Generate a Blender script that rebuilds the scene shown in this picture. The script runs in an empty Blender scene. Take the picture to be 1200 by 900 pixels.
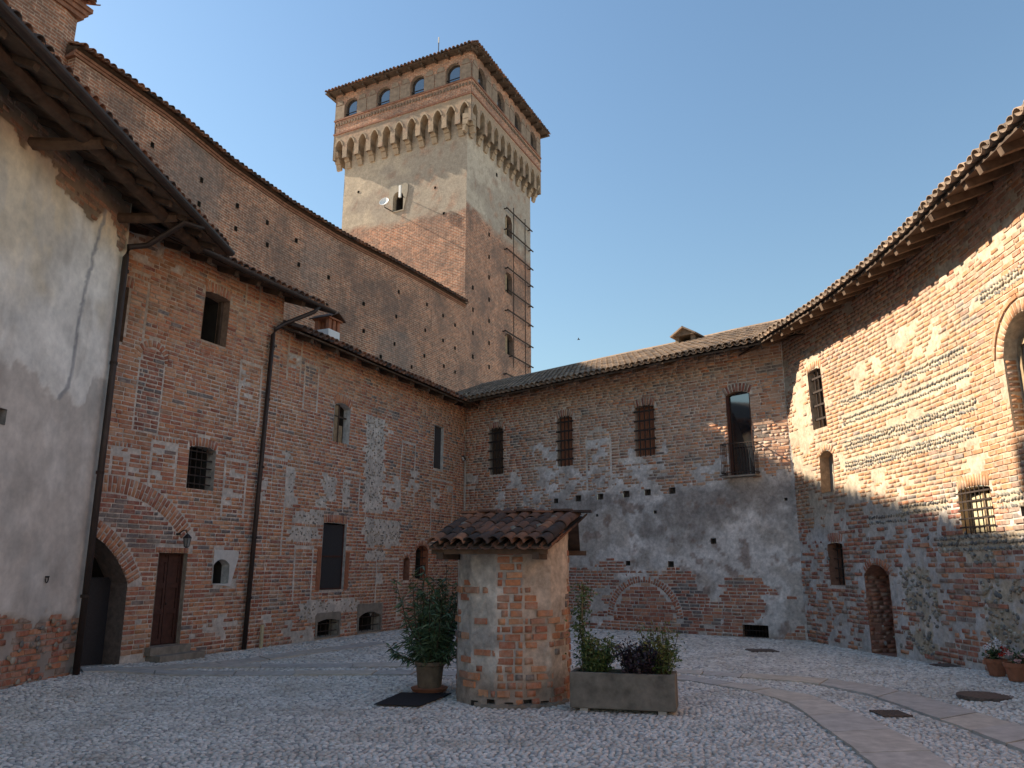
import bpy, math, random
import numpy as np
from mathutils import Vector, Matrix

random.seed(7)
RNG = np.random.default_rng(11)
SC = bpy.context.scene
COL = SC.collection
RAD = math.radians

# ------------------------------------------------------------------ camera
EYE = 1.75
FPX = 900.0
PITCH = math.atan(215.0 / FPX)
cam_data = bpy.data.cameras.new('camera')
cam_data.sensor_width = 36.0
cam_data.lens = 27.0
cam_data.clip_end = 3000.0
cam = bpy.data.objects.new('camera', cam_data)
cam.location = (0, 0, EYE)
cam.rotation_euler = (math.pi / 2 + PITCH, 0, 0)
COL.objects.link(cam)
SC.camera = cam

# ------------------------------------------------------------------ light
SUN = Vector((-1.0, 0.36, 0.70)).normalized()
world = bpy.data.worlds.new('World')
SC.world = world
world.use_nodes = True
wn = world.node_tree
sky = wn.nodes.new('ShaderNodeTexSky')
sky.sky_type = 'NISHITA'
sky.sun_disc = False
sky.sun_elevation = math.asin(SUN.z)
sky.sun_rotation = math.atan2(SUN.x, SUN.y)
sky.air_density = 1.8
sky.dust_density = 0.4
sky.ozone_density = 7.0
bg = wn.nodes['Background']
bg.inputs['Strength'].default_value = 0.073
wn.links.new(sky.outputs[0], bg.inputs['Color'])
sun_data = bpy.data.lights.new('sun', 'SUN')
sun_data.energy = 4.7
sun_data.angle = RAD(0.53)
sun_data.color = (1.0, 0.91, 0.79)
sun = bpy.data.objects.new('sun', sun_data)
sun.rotation_euler = SUN.to_track_quat('Z', 'Y').to_euler()
sun.location = (-30, 10, 40)
COL.objects.link(sun)
SC.view_settings.view_transform = 'Standard'
SC.view_settings.look = 'None'
SC.view_settings.gamma = 1.0
SC.view_settings.exposure = 1.34
SC.view_settings.use_curve_mapping = False
SC.view_settings.use_white_balance = True
SC.view_settings.white_balance_temperature = 7200
SC.render.engine = 'CYCLES'
SC.cycles.use_denoising = True
SC.cycles.max_bounces = 10
SC.cycles.diffuse_bounces = 8

# ------------------------------------------------------------------ pixel -> direction -> place
CT, ST = math.cos(PITCH), math.sin(PITCH)
def ray(px, py):
    x = (px - 600) / FPX; y = (450 - py) / FPX
    return np.array([x, CT - y * ST, ST + y * CT])
def gnd(px, py, z=0.0):
    d = ray(px, py); t = (z - EYE) / d[2]
    return np.array([t * d[0], t * d[1]])
def atz(px, py, z):
    d = ray(px, py); t = (z - EYE) / d[2]
    return np.array([t * d[0], t * d[1], z])
def aty(px, py, y):
    d = ray(px, py); t = y / d[1]
    return np.array([t * d[0], y, EYE + t * d[2]])
def proj(P):
    P = np.asarray(P, float); q = P - np.array([0, 0, EYE])
    zc = q[..., 1] * CT + q[..., 2] * ST
    yc = -q[..., 1] * ST + q[..., 2] * CT
    zc = np.where(zc < .05, .05, zc)
    return 600 + FPX * q[..., 0] / zc, 450 - FPX * yc / zc, zc

# ------------------------------------------------------------------ noise on arrays
def _hash(i, j, s):
    n = (i.astype(np.int64) * 374761393 + j.astype(np.int64) * 668265263 + s * 982451653) & 0x7fffffff
    n = ((n ^ (n >> 13)) * 1274126177) & 0x7fffffff
    return ((n ^ (n >> 16)) & 0xffff) / 65535.0
def vn(x, y, s=0):
    x = np.asarray(x, float); y = np.asarray(y, float)
    i = np.floor(x); j = np.floor(y); fx = x - i; fy = y - j
    fx = fx * fx * (3 - 2 * fx); fy = fy * fy * (3 - 2 * fy)
    a = _hash(i, j, s); b = _hash(i + 1, j, s); c = _hash(i, j + 1, s); d = _hash(i + 1, j + 1, s)
    return (a * (1 - fx) + b * fx) * (1 - fy) + (c * (1 - fx) + d * fx) * fy
def fbm(x, y, s=0, o=4):
    r = 0; a = .5; t = 0
    for k in range(o):
        r = r + a * vn(np.asarray(x) * 2 ** k, np.asarray(y) * 2 ** k, s + k * 17); t += a; a *= .5
    return r / t
def sstep(a, b, x):
    t = np.clip((np.asarray(x, float) - a) / (b - a), 0, 1); return t * t * (3 - 2 * t)
def band(lo, hi, x, e=.05):
    return sstep(lo - e, lo + e, x) * (1 - sstep(hi - e, hi + e, x))

# ------------------------------------------------------------------ object helpers
def put(o, parent=None):
    COL.objects.link(o)
    if parent is not None:
        o.parent = parent
    return o
def tag(o, label, cat, group=None):
    o['label'] = label; o['category'] = cat
    if group: o['group'] = group
    return o
def thing(name, label, cat, loc=(0, 0, 0), group=None):
    o = bpy.data.objects.new(name, None)
    o.location = loc; o.empty_display_size = .3
    put(o); return tag(o, label, cat, group)
def raw_mesh(name, V, F, mat, col=None, smooth=False, uv=None, msk=None):
    """V (n,3); F int array (m,k) or list of faces."""
    me = bpy.data.meshes.new(name)
    V = np.asarray(V, np.float32)
    if isinstance(F, np.ndarray):
        m, k = F.shape
        me.vertices.add(len(V)); me.vertices.foreach_set('co', V.ravel())
        me.loops.add(m * k); me.loops.foreach_set('vertex_index', F.astype(np.int32).ravel())
        me.polygons.add(m); me.polygons.foreach_set('loop_start', np.arange(0, m * k, k, dtype=np.int32))
        me.update(calc_edges=True)
    else:
        me.from_pydata(V.tolist(), [], F)
    if smooth:
        me.polygons.foreach_set('use_smooth', np.ones(len(me.polygons), bool))
    if mat is not None:
        me.materials.append(mat)
    if col is not None:
        c = np.ones((len(V), 4), np.float32); c[:, :3] = col
        at = me.color_attributes.new('Col', 'FLOAT_COLOR', 'POINT'); at.data.foreach_set('color', c.ravel())
    if msk is not None:
        at = me.attributes.new('Msk', 'FLOAT', 'POINT'); at.data.foreach_set('value', np.asarray(msk, np.float32))
    if uv is not None:
        lv = np.zeros(len(me.loops), np.int32); me.loops.foreach_get('vertex_index', lv)
        ul = me.uv_layers.new(name='UVMap'); ul.data.foreach_set('uv', np.asarray(uv, np.float32)[lv].ravel())
    me.validate()
    return me
def mesh_obj(name, V, F, mat, parent=None, **k):
    return put(bpy.data.objects.new(name, raw_mesh(name, V, F, mat, **k)), parent)

class MB:
    """collects pieces of one part"""
    def __init__(s): s.v = []; s.f = []
    def add(s, V, F):
        b = len(s.v); s.v += [tuple(map(float, p)) for p in V]; s.f += [tuple(i + b for i in f) for f in F]; return s
    def hexa(s, P):
        """8 corners: 0-3 bottom loop, 4-7 top loop"""
        return s.add(P, [(3, 2, 1, 0), (4, 5, 6, 7), (0, 1, 5, 4), (1, 2, 6, 5), (2, 3, 7, 6), (3, 0, 4, 7)])
    def box(s, c, sz, rz=0.0, tilt=None):
        x, y, z = [k / 2 for k in sz]
        P = [Vector(p) for p in ((-x, -y, -z), (x, -y, -z), (x, y, -z), (-x, y, -z), (-x, -y, z), (x, -y, z), (x, y, z), (-x, y, z))]
        m = Matrix.Rotation(rz, 3, 'Z')
        if tilt is not None: m = m @ Matrix.Rotation(tilt, 3, 'X')
        return s.hexa([m @ p + Vector(c) for p in P])
    def beam(s, a, b, w, h, up=(0, 0, 1)):
        a = Vector(a); b = Vector(b); d = (b - a).normalized(); u = Vector(up)
        x = d.cross(u).normalized(); u = x.cross(d).normalized()
        P = []
        for q in (a, b):
            P.append([q - x * w / 2 - u * h / 2, q + x * w / 2 - u * h / 2, q + x * w / 2 + u * h / 2, q - x * w / 2 + u * h / 2])
        return s.hexa(P[0] + P[1])
    def tube(s, pts, r, n=8, cap=True):
        pts = [Vector(p) for p in pts]; rr = r if isinstance(r, (list, tuple)) else [r] * len(pts)
        V = []; F = []
        for i, p in enumerate(pts):
            t = (pts[min(i + 1, len(pts) - 1)] - pts[max(i - 1, 0)]).normalized()
            a = Vector((0, 0, 1)) if abs(t.z) < .9 else Vector((1, 0, 0))
            x = t.cross(a).normalized(); y = t.cross(x)
            V += [p + (x * math.cos(2 * math.pi * k / n) + y * math.sin(2 * math.pi * k / n)) * rr[i] for k in range(n)]
        for i in range(len(pts) - 1):
            for k in range(n):
                F.append((i * n + k, i * n + (k + 1) % n, (i + 1) * n + (k + 1) % n, (i + 1) * n + k))
        if cap:
            F.append(tuple(range(n))[::-1]); F.append(tuple((len(pts) - 1) * n + k for k in range(n)))
        return s.add(V, F)
    def lathe(s, prof, c=(0, 0, 0), n=20, cap=True):
        V = []; F = []
        for r, z in prof:
            V += [(c[0] + r * math.cos(2 * math.pi * k / n), c[1] + r * math.sin(2 * math.pi * k / n), c[2] + z) for k in range(n)]
        for i in range(len(prof) - 1):
            for k in range(n):
                F.append((i * n + k, i * n + (k + 1) % n, (i + 1) * n + (k + 1) % n, (i + 1) * n + k))
        if cap:
            F.append(tuple(range(n))[::-1]); F.append(tuple((len(prof) - 1) * n + k for k in range(n)))
        return s.add(V, F)
    def build(s, name, mat, parent=None, smooth=False):
        return mesh_obj(name, s.v, s.f, mat, parent, smooth=smooth)

# ------------------------------------------------------------------ materials
def new_mat(name):
    m = bpy.data.materials.new(name); m.use_nodes = True
    n = m.node_tree; b = n.nodes['Principled BSDF']
    b.inputs['Roughness'].default_value = .85
    b.inputs['Specular IOR Level'].default_value = .25
    return m, n, b
def noise_node(n, scale, detail=4, rough=.6, coord='Object'):
    tc = n.nodes.new('ShaderNodeTexCoord'); t = n.nodes.new('ShaderNodeTexNoise')
    t.inputs['Scale'].default_value = scale; t.inputs['Detail'].default_value = detail; t.inputs['Roughness'].default_value = rough
    n.links.new(tc.outputs[coord], t.inputs['Vector']); return t
def pos_noise(n, scale, detail=4, rough=.6):
    g = n.nodes.new('ShaderNodeNewGeometry'); t = n.nodes.new('ShaderNodeTexNoise')
    t.inputs['Scale'].default_value = scale; t.inputs['Detail'].default_value = detail; t.inputs['Roughness'].default_value = rough
    n.links.new(g.outputs['Position'], t.inputs['Vector']); return t
def ramp(n, src, stops):
    r = n.nodes.new('ShaderNodeValToRGB')
    e = r.color_ramp.elements
    while len(e) < len(stops): e.new(.5)
    for k, (p, c) in enumerate(stops):
        e[k].position = p; e[k].color = (c[0], c[1], c[2], 1) if isinstance(c, (tuple, list)) else (c, c, c, 1)
    n.links.new(src, r.inputs['Fac']); return r.outputs['Color']
def mixc(n, fac, a, b, mode='MIX'):
    m = n.nodes.new('ShaderNodeMix'); m.data_type = 'RGBA'; m.blend_type = mode
    for sock, v in ((m.inputs['Factor'], fac), (m.inputs[6], a), (m.inputs[7], b)):
        if isinstance(v, (int, float)): sock.default_value = v
        elif isinstance(v, tuple): sock.default_value = (v[0], v[1], v[2], 1)
        else: n.links.new(v, sock)
    return m.outputs[2]
def bump(n, b, h, strength=.4, dist=.01):
    k = n.nodes.new('ShaderNodeBump'); k.inputs['Strength'].default_value = strength; k.inputs['Distance'].default_value = dist
    n.links.new(h, k.inputs['Height']); n.links.new(k.outputs['Normal'], b.inputs['Normal'])

def attr_mat(name, lo=.72, hi=1.25, sc=18, bs=.5, bd=.01, rough=.9, smear=None, sc2=2.3):
    """colour from the piece's own Col attribute, with fine grain and wear"""
    m, n, b = new_mat(name)
    a = n.nodes.new('ShaderNodeAttribute'); a.attribute_name = 'Col'
    f1 = pos_noise(n, sc, 5, .65); f2 = pos_noise(n, sc2, 4, .6)
    c = mixc(n, 1.0, a.outputs['Color'], ramp(n, f1.outputs['Fac'], [(.28, lo), (.72, hi)]), 'MULTIPLY')
    c = mixc(n, 1.0, c, ramp(n, f2.outputs['Fac'], [(.3, .82), (.7, 1.16)]), 'MULTIPLY')
    if smear:
        f3 = pos_noise(n, 7, 6, .7)
        c = mixc(n, ramp(n, f3.outputs['Fac'], [(.46, .06), (.70, smear[3])]), c, tuple(smear[:3]))
    n.links.new(c, b.inputs['Base Color']); b.inputs['Roughness'].default_value = rough
    bump(n, b, f1.outputs['Fac'], bs, bd)
    return m
def plain(name, c, rough=.8, lo=.75, hi=1.2, sc=12, metal=0.0, bs=.25, bd=.006, spec=.25, stretch=None):
    m, n, b = new_mat(name)
    f = noise_node(n, sc, 5, .6)
    if stretch:
        mp = n.nodes.new('ShaderNodeMapping'); mp.inputs['Scale'].default_value = stretch
        tc = n.nodes.new('ShaderNodeTexCoord'); n.links.new(tc.outputs['Object'], mp.inputs['Vector']); n.links.new(mp.outputs['Vector'], f.inputs['Vector'])
    r = ramp(n, f.outputs['Fac'], [(.25, tuple(k * lo for k in c)), (.75, tuple(min(k * hi, 1) for k in c))])
    n.links.new(r, b.inputs['Base Color']); b.inputs['Roughness'].default_value = rough
    b.inputs['Metallic'].default_value = metal; b.inputs['Specular IOR Level'].default_value = spec
    if bs: bump(n, b, f.outputs['Fac'], bs, bd)
    return m
def random_mat(name, stops, rough=.85, sc=20, bs=.4, bd=.005, dirt=None, island=True):
    """each piece of a mass, or each object, takes its own colour from the ramp"""
    m, n, b = new_mat(name)
    if island:
        g = n.nodes.new('ShaderNodeNewGeometry'); src = g.outputs['Random Per Island']
    else:
        g = n.nodes.new('ShaderNodeObjectInfo'); src = g.outputs['Random']
    c = ramp(n, src, stops)
    f = pos_noise(n, sc, 5, .65)
    c = mixc(n, 1.0, c, ramp(n, f.outputs['Fac'], [(.25, .7), (.75, 1.25)]), 'MULTIPLY')
    if dirt:
        f2 = pos_noise(n, 1.1, 5, .65)
        c = mixc(n, ramp(n, f2.outputs['Fac'], [(.45, 0), (.7, dirt[3])]), c, tuple(dirt[:3]))
    n.links.new(c, b.inputs['Base Color']); b.inputs['Roughness'].default_value = rough
    bump(n, b, f.outputs['Fac'], bs, bd)
    return m
def far_masonry(name, b1, b2, mortar, dark):
    """walls too far off to pick the bricks apart: coursed brick in metres, Msk = bare brick, Col = plaster"""
    m, n, b = new_mat(name)
    a = n.nodes.new('ShaderNodeAttribute'); a.attribute_name = 'Col'
    k = n.nodes.new('ShaderNodeAttribute'); k.attribute_name = 'Msk'
    uv = n.nodes.new('ShaderNodeUVMap'); uv.uv_map = 'UVMap'
    br = n.nodes.new('ShaderNodeTexBrick')
    br.inputs['Scale'].default_value = 1.0; br.inputs['Brick Width'].default_value = .33; br.inputs['Row Height'].default_value = .096
    br.inputs['Mortar Size'].default_value = .017; br.inputs['Mortar Smooth'].default_value = .3; br.inputs['Bias'].default_value = -.1
    br.inputs['Color1'].default_value = (*b1, 1); br.inputs['Color2'].default_value = (*b2, 1); br.inputs['Mortar'].default_value = (*mortar, 1)
    n.links.new(uv.outputs['UV'], br.inputs['Vector'])
    f1 = pos_noise(n, 5, 6, .7); f2 = pos_noise(n, .45, 6, .65); f3 = pos_noise(n, 14, 4, .6)
    c = mixc(n, 1.0, br.outputs['Color'], ramp(n, f1.outputs['Fac'], [(.25, .42), (.75, 1.6)]), 'MULTIPLY')
    c = mixc(n, ramp(n, f2.outputs['Fac'], [(.44, 0), (.62, .62)]), c, dark)
    p = mixc(n, 1.0, a.outputs['Color'], ramp(n, f1.outputs['Fac'], [(.25, .72), (.75, 1.2)]), 'MULTIPLY')
    c = mixc(n, k.outputs['Fac'], p, c)
    c = mixc(n, 1.0, c, ramp(n, f3.outputs['Fac'], [(.25, .8), (.75, 1.2)]), 'MULTIPLY')
    n.links.new(c, b.inputs['Base Color']); b.inputs['Roughness'].default_value = .92
    bump(n, b, f3.outputs['Fac'], .5, .02)
    return m

M = {}
M['brick'] = attr_mat('brick', smear=(.52, .43, .355, .62))
M['mortar'] = attr_mat('mortar_and_plaster', .66, 1.26, 11, .7, .014, sc2=3.4)
M['plaster'] = attr_mat('old_plaster', .86, 1.12, 7, .35, .010, sc2=1.6)
M['stone'] = attr_mat('river_stone', .75, 1.2, 25, .3, .004, rough=.8)
M['far'] = far_masonry('far_brick', (.44, .18, .10), (.23, .115, .08), (.46, .345, .26), (.13, .098, .085))
M['pebble'] = random_mat('pebbles', [(0, (.34, .335, .33)), (.2, (.56, .535, .50)), (.5, (.70, .665, .61)), (.75, (.77, .735, .68)), (.92, (.82, .79, .73)), (1, (.52, .44, .36))], .75, 30, .2, .003, dirt=(.40, .35, .29, .62))
M['pebble_one'] = random_mat('pebble', [(0, (.34, .335, .33)), (.2, (.56, .535, .50)), (.5, (.70, .665, .61)), (.75, (.77, .735, .68)), (.92, (.82, .79, .73)), (1, (.52, .44, .36))], .75, 30, .2, .003, island=False)
M['ground'] = plain('gritty_ground', (.47, .42, .36), .95, .6, 1.3, 9, bs=.5)
M['slab'] = random_mat('path_slab', [(0, (.45, .43, .40)), (.5, (.53, .49, .44)), (1, (.60, .52, .42))], .85, 6, .3, .004, dirt=(.40, .35, .29, .4), island=False)
TILE = [(0, (.055, .045, .042)), (.3, (.12, .075, .06)), (.55, (.19, .10, .07)), (.8, (.27, .125, .075)), (1, (.36, .18, .11))]
M['tile'] = random_mat('roof_tiles', TILE, .85, 14, .4, .006, dirt=(.05, .047, .045, .75))
M['tile_one'] = random_mat('roof_tile', TILE, .85, 14, .4, .006, dirt=(.05, .047, .045, .6), island=False)
TILE2 = [(0, (.16, .12, .095)), (.4, (.25, .18, .13)), (.8, (.33, .23, .16)), (1, (.40, .28, .2))]
M['tile_pale'] = random_mat('sunbleached_tiles', TILE2, .9, 14, .4, .006, dirt=(.12, .1, .085, .6))
M['tile_pale_one'] = random_mat('sunbleached_tile', TILE2, .9, 14, .4, .006, dirt=(.12, .1, .085, .5), island=False)
M['old_wood'] = plain('old_wood', (.085, .058, .042), .85, .5, 1.5, 5, bs=.5, stretch=(1, 1, 1))
M['beam_wood'] = plain('beam_wood', (.13, .085, .058), .85, .5, 1.4, 6, bs=.5)
M['door_wood'] = plain('door_wood', (.075, .032, .024), .6, .6, 1.3, 10)
M['pale_wood'] = plain('weathered_pale_wood', (.30, .215, .13), .85, .55, 1.35, 9, bs=.4)
M['dark_metal'] = plain('dark_metal', (.045, .038, .036), .55, .7, 1.3, 9, metal=.5)
M['rust'] = plain('rusty_iron', (.05, .036, .03), .75, .6, 1.4, 20, metal=.3)
M['gutter'] = plain('brown_gutter', (.06, .045, .04), .5, .8, 1.2, 6, metal=.4)
M['iron_cover'] = plain('cast_iron', (.13, .10, .085), .7, .5, 1.5, 25, metal=.2, bs=.6)
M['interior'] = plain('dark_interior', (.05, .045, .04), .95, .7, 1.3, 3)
M['grey_shutter'] = plain('dark_shutter', (.055, .05, .05), .6, .85, 1.2, 12)
M['mesh_screen'] = plain('dark_mesh_screen', (.035, .035, .038), .5, .8, 1.3, 30)
M['cream'] = plain('cream_panel', (.55, .47, .30), .8, .85, 1.1, 8)
M['white_plaster'] = plain('white_plaster', (.60, .57, .53), .9, .85, 1.1, 8)
M['terracotta'] = plain('terracotta', (.34, .135, .075), .8, .75, 1.2, 10)
M['cornice'] = plain('cornice_brick', (.27, .135, .092), .9, .6, 1.3, 6)
M['old_pot'] = plain('weathered_pot', (.20, .145, .10), .85, .6, 1.3, 9)
M['soil'] = plain('soil', (.045, .033, .025), .95, .6, 1.4, 20, bs=.8)
M['stone_trough'] = plain('trough_stone', (.22, .195, .16), .9, .45, 1.45, 5, bs=.8, bd=.012)
M['doorstep'] = plain('step_stone', (.26, .225, .185), .9, .65, 1.3, 7, bs=.5)
M['mat'] = plain('rubber_mat', (.03, .028, .03), .85, .7, 1.3, 40)
M['bark'] = plain('stem_bark', (.09, .065, .04), .9, .6, 1.4, 20)
def leaf_mat(name, stops, spec=.4):
    m = random_mat(name, stops, .5, 30, 0.1, .002)
    m.node_tree.nodes['Principled BSDF'].inputs['Specular IOR Level'].default_value = spec
    return m
M['leaf_oleander'] = leaf_mat('oleander_leaf', [(0, (.055, .10, .05)), (.5, (.09, .15, .07)), (1, (.17, .23, .12))])
M['leaf_nandina'] = leaf_mat('nandina_leaf', [(0, (.05, .09, .03)), (.5, (.10, .15, .045)), (1, (.18, .22, .07))])
M['leaf_purple'] = leaf_mat('purple_leaf', [(0, (.03, .018, .028)), (.6, (.055, .03, .042)), (1, (.07, .065, .045))])
M['leaf_yellow'] = leaf_mat('yellowgreen_leaf', [(0, (.09, .12, .03)), (.5, (.17, .19, .05)), (1, (.27, .24, .09))])
M['leaf_geranium'] = leaf_mat('geranium_leaf', [(0, (.035, .07, .025)), (1, (.08, .13, .05))])
M['petal_white'] = plain('white_petals', (.78, .74, .74), .6, .95, 1.05, 5, bs=0)
M['petal_red'] = plain('red_petals', (.55, .04, .03), .6, .9, 1.1, 5, bs=0)
M['petal_pink'] = plain('pink_petals', (.68, .42, .42), .6, .9, 1.1, 5, bs=0)
M['white_paint'] = plain('white_paint', (.75, .75, .73), .5, .95, 1.05, 5, bs=0)
def glass(name, c, rough=.04):
    m, n, b = new_mat(name)
    b.inputs['Base Color'].default_value = (*c, 1); b.inputs['Roughness'].default_value = rough
    b.inputs['Specular IOR Level'].default_value = 1.0; b.inputs['IOR'].default_value = 1.9
    b.inputs['Coat Weight'].default_value = .6; b.inputs['Coat Roughness'].default_value = .03
    return m
M['glass'] = glass('window_glass', (.012, .014, .018))

# ------------------------------------------------------------------ brick palette
PAL = np.array([
    (.54, .225, .110), (.49, .185, .095), (.42, .145, .080), (.35, .112, .068), (.28, .090, .062),    # 0-4 orange to dark red
    (.57, .28, .15), (.58, .33, .195), (.16, .13, .125), (.20, .15, .135), (.125, .105, .105),   # 5-6 pale, 7-9 overburnt
    (.42, .20, .095), (.385, .175, .082), (.43, .245, .14), (.33, .165, .10), (.26, .155, .11), (.46, .30, .20),  # 10-15 ochre
    (.47, .265, .17), (.52, .315, .21), (.43, .215, .14), (.53, .36, .26),                           # 16-19 dusty pink
    (.19, .155, .135), (.25, .17, .13)])                                                              # 20-21 greyed
def pick(R, idx, w):
    w = np.cumsum(np.array(w, float) / sum(w)); return np.array(idx)[np.minimum(np.searchsorted(w, R), len(idx) - 1)]

# ------------------------------------------------------------------ walls
class Wall:
    bulge = 0.0
    def __init__(s, pts):
        s.P = np.array(pts, float); d = np.diff(s.P, axis=0); s.L = np.linalg.norm(d, axis=1); s.D = d / s.L[:, None]
        s.U = np.concatenate([[0], np.cumsum(s.L)]); s.N = np.stack([s.D[:, 1], -s.D[:, 0]], 1)
        vn_ = np.zeros_like(s.P); vn_[0] = s.N[0]; vn_[-1] = s.N[-1]
        for i in range(1, len(s.P) - 1):
            q = s.N[i - 1] + s.N[i]; vn_[i] = q / np.linalg.norm(q)
        s.VN = vn_; s.len = s.U[-1]
    def frame(s, u):
        u = np.asarray(u, float); i = np.clip(np.searchsorted(s.U, u, side='right') - 1, 0, len(s.L) - 1)
        t = (u - s.U[i]) / s.L[i]; p = s.P[i] + (s.D[i].T * (u - s.U[i])).T
        tc = np.clip(t, 0, 1)[..., None]
        n = s.VN[i] * (1 - tc) + s.VN[i + 1] * tc; n = n / np.linalg.norm(n, axis=-1, keepdims=True)
        return p, n
    def pos(s, u, z, d=0.0):
        u, z, d = np.broadcast_arrays(np.asarray(u, float), np.asarray(z, float), np.asarray(d, float))
        if s.bulge: d = d + s.bulge * (fbm(u * .45, z * .45, 301, 2) - .5)
        p, n = s.frame(u); xy = p + n * d[..., None]
        return np.concatenate([xy, z[..., None]], -1)
    def hit(s, px, py, d=0.0):
        r = ray(px, py); best = None
        for i in range(len(s.L)):
            n = s.N[i]; p0 = s.P[i] + n * d; den = r[:2] @ n
            if abs(den) < 1e-6: continue
            t = (p0 @ n) / den; q = r[:2] * t; u = (q - p0) @ s.D[i]
            e = max(0, -u, u - s.L[i])
            if i == 0 and u < 0: e *= .01
            if i == len(s.L) - 1 and u > s.L[i]: e *= .01
            if best is None or e < best[0]: best = (e, s.U[i] + u, EYE + t * r[2])
        return best[1], best[2]
    def yaw(s, u):
        _, n = s.frame(np.array([u])); return math.atan2(n[0, 0], -n[0, 1])      # rotation of local -Y onto the normal

class Op:
    """opening: straight sides from z0 to z1 and an arched head of the given rise"""
    def __init__(s, u0, u1, z0, z1, rise=0.0):
        s.u0, s.u1, s.z0, s.z1, s.r = min(u0, u1), max(u0, u1), z0, z1, rise
        s.a = (s.u1 - s.u0) / 2; s.uc = (s.u0 + s.u1) / 2
        if rise > 0:
            s.R = (s.a ** 2 + rise ** 2) / (2 * rise); s.zc = z1 + rise - s.R
        s.top = z1 + rise
    def arc(s, u):
        if s.r <= 0: return np.full_like(np.asarray(u, float), s.z1)
        q = np.clip(s.R ** 2 - (np.asarray(u, float) - s.uc) ** 2, 0, None); return s.zc + np.sqrt(q)
    def inside(s, u, z):
        return (u > s.u0) & (u < s.u1) & (z > s.z0) & (z < s.arc(u))
    def span(s, z):
        if z <= s.z0 or z >= s.top: return None
        if z <= s.z1: return s.u0, s.u1
        w = math.sqrt(max(s.R ** 2 - (z - s.zc) ** 2, 0)); return s.uc - min(w, s.a), s.uc + min(w, s.a)
    def outline(s, n=10):
        p = [(s.u0, s.z0), (s.u1, s.z0), (s.u1, s.z1)]
        if s.r > 0:
            p += [(u, float(s.arc(u))) for u in np.linspace(s.u1, s.u0, n + 2)[1:-1]]
        return p + [(s.u0, s.z1)]
    def grow(s, e, eb=0):
        return Op(s.u0 - e, s.u1 + e, s.z0 - eb, s.z1, (s.r + e) if s.r > 0 else 0) if s.r > 0 else Op(s.u0 - e, s.u1 + e, s.z0 - eb, s.z1 + e)
def op_px(w, q, rise=0.0, d=0.0):
    """q: pixel corners tl, tr, br, bl"""
    h = [w.hit(x, y, d) for x, y in q]
    return Op((h[0][0] + h[3][0]) / 2, (h[1][0] + h[2][0]) / 2, (h[2][1] + h[3][1]) / 2, (h[0][1] + h[1][1]) / 2 - rise, rise)

def lines(a, b, step, extra):
    base = np.linspace(a, b, max(2, int(round((b - a) / step)) + 1))
    ex = np.unique(np.round([e for e in extra if a < e < b], 4))
    if len(ex):
        keep = [x for i, x in enumerate(base) if i in (0, len(base) - 1) or np.min(np.abs(ex - x)) > step * .3]
        base = np.unique(np.concatenate([keep, ex]))
    return base
def sheet(name, w, u0, u1, z0, z1, step, ops, fn, mat, parent, umap=None):
    """the wall's own skin with real openings; fn(u,z) -> depth, colour, mask"""
    us = lines(u0, u1, step, [x for o in ops for x in (o.u0, o.u1)])
    zs = lines(z0, z1, step, [x for o in ops for x in (o.z0, o.z1, o.top)])
    U, Z = np.meshgrid(us, zs, indexing='ij'); nu, nz = U.shape
    UC = (U[:-1, :-1] + U[1:, 1:]) / 2; ZC = (Z[:-1, :-1] + Z[1:, 1:]) / 2
    keep = np.ones(UC.shape, bool)
    for o in ops: keep &= ~o.inside(UC, ZC)
    for o in ops:
        if o.r > 0:
            ins = o.inside(U, Z) & (Z > o.z1)
            ang = np.arctan2(Z - o.zc, U - o.uc)
            U = np.where(ins, o.uc + o.R * np.cos(ang), U); Z = np.where(ins, o.zc + o.R * np.sin(ang), Z)
    d, c, m = fn(U.ravel(), Z.ravel())
    V = w.pos(U.ravel(), Z.ravel(), d)
    idx = np.arange(nu * nz).reshape(nu, nz)
    F = np.stack([idx[:-1, :-1], idx[1:, :-1], idx[1:, 1:], idx[:-1, 1:]], -1)[keep]
    used = np.unique(F); remap = np.zeros(nu * nz, int); remap[used] = np.arange(len(used))
    uv = np.stack([U.ravel(), Z.ravel()], 1)
    return mesh_obj(name, V[used], remap[F], mat, parent, col=np.asarray(c)[used], uv=uv[used], msk=None if m is None else np.asarray(m)[used])
def reveal_mesh(w, o, d0, d1, cap=False, n=10):
    P = o.outline(n); k = len(P); u = np.array([p[0] for p in P]); z = np.array([p[1] for p in P])
    V = np.concatenate([w.pos(u, z, d0), w.pos(u, z, d1)]); F = [(i, k + i, k + (i + 1) % k, (i + 1) % k) for i in range(k)]
    if cap: F.append(tuple(k + i for i in range(k)))
    return V.tolist(), F

# brick courses -----------------------------------------------------
def courses(w, u0, u1, z0, z1, ops, course=.088, joint=.021, seed=0, ztop=None):
    r = np.random.default_rng(seed); out = []
    k = 0; z = z0
    while z + course <= z1:
        zc = z + course / 2; iv = [(u0, u1)]
        for o in ops:
            for zz in (zc - course * .35, zc + course * .35):
                s = o.span(zz)
                if s:
                    nv = []
                    for a, b in iv:
                        if s[1] <= a or s[0] >= b: nv.append((a, b))
                        else:
                            if s[0] > a: nv.append((a, s[0]))
                            if s[1] < b: nv.append((s[1], b))
                    iv = nv
        for a, b in iv:
            u = a - (r.uniform(0, .2) if a == u0 else 0)
            while u < b - .02:
                l = (.12 if r.random() < .3 else r.uniform(.21, .29)) + joint
                if u + l > b - .05: l = b - u
                s, e = max(u, a), min(u + l, b)
                if e - s > joint + .025:
                    out.append(((s + e) / 2, zc + r.normal(0, .002), e - s - joint, course - joint + r.normal(0, .003), r.normal(0, .006), r.uniform(.0, .006)))
                u += l
        z += course; k += 1
    return np.array(out)
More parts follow.
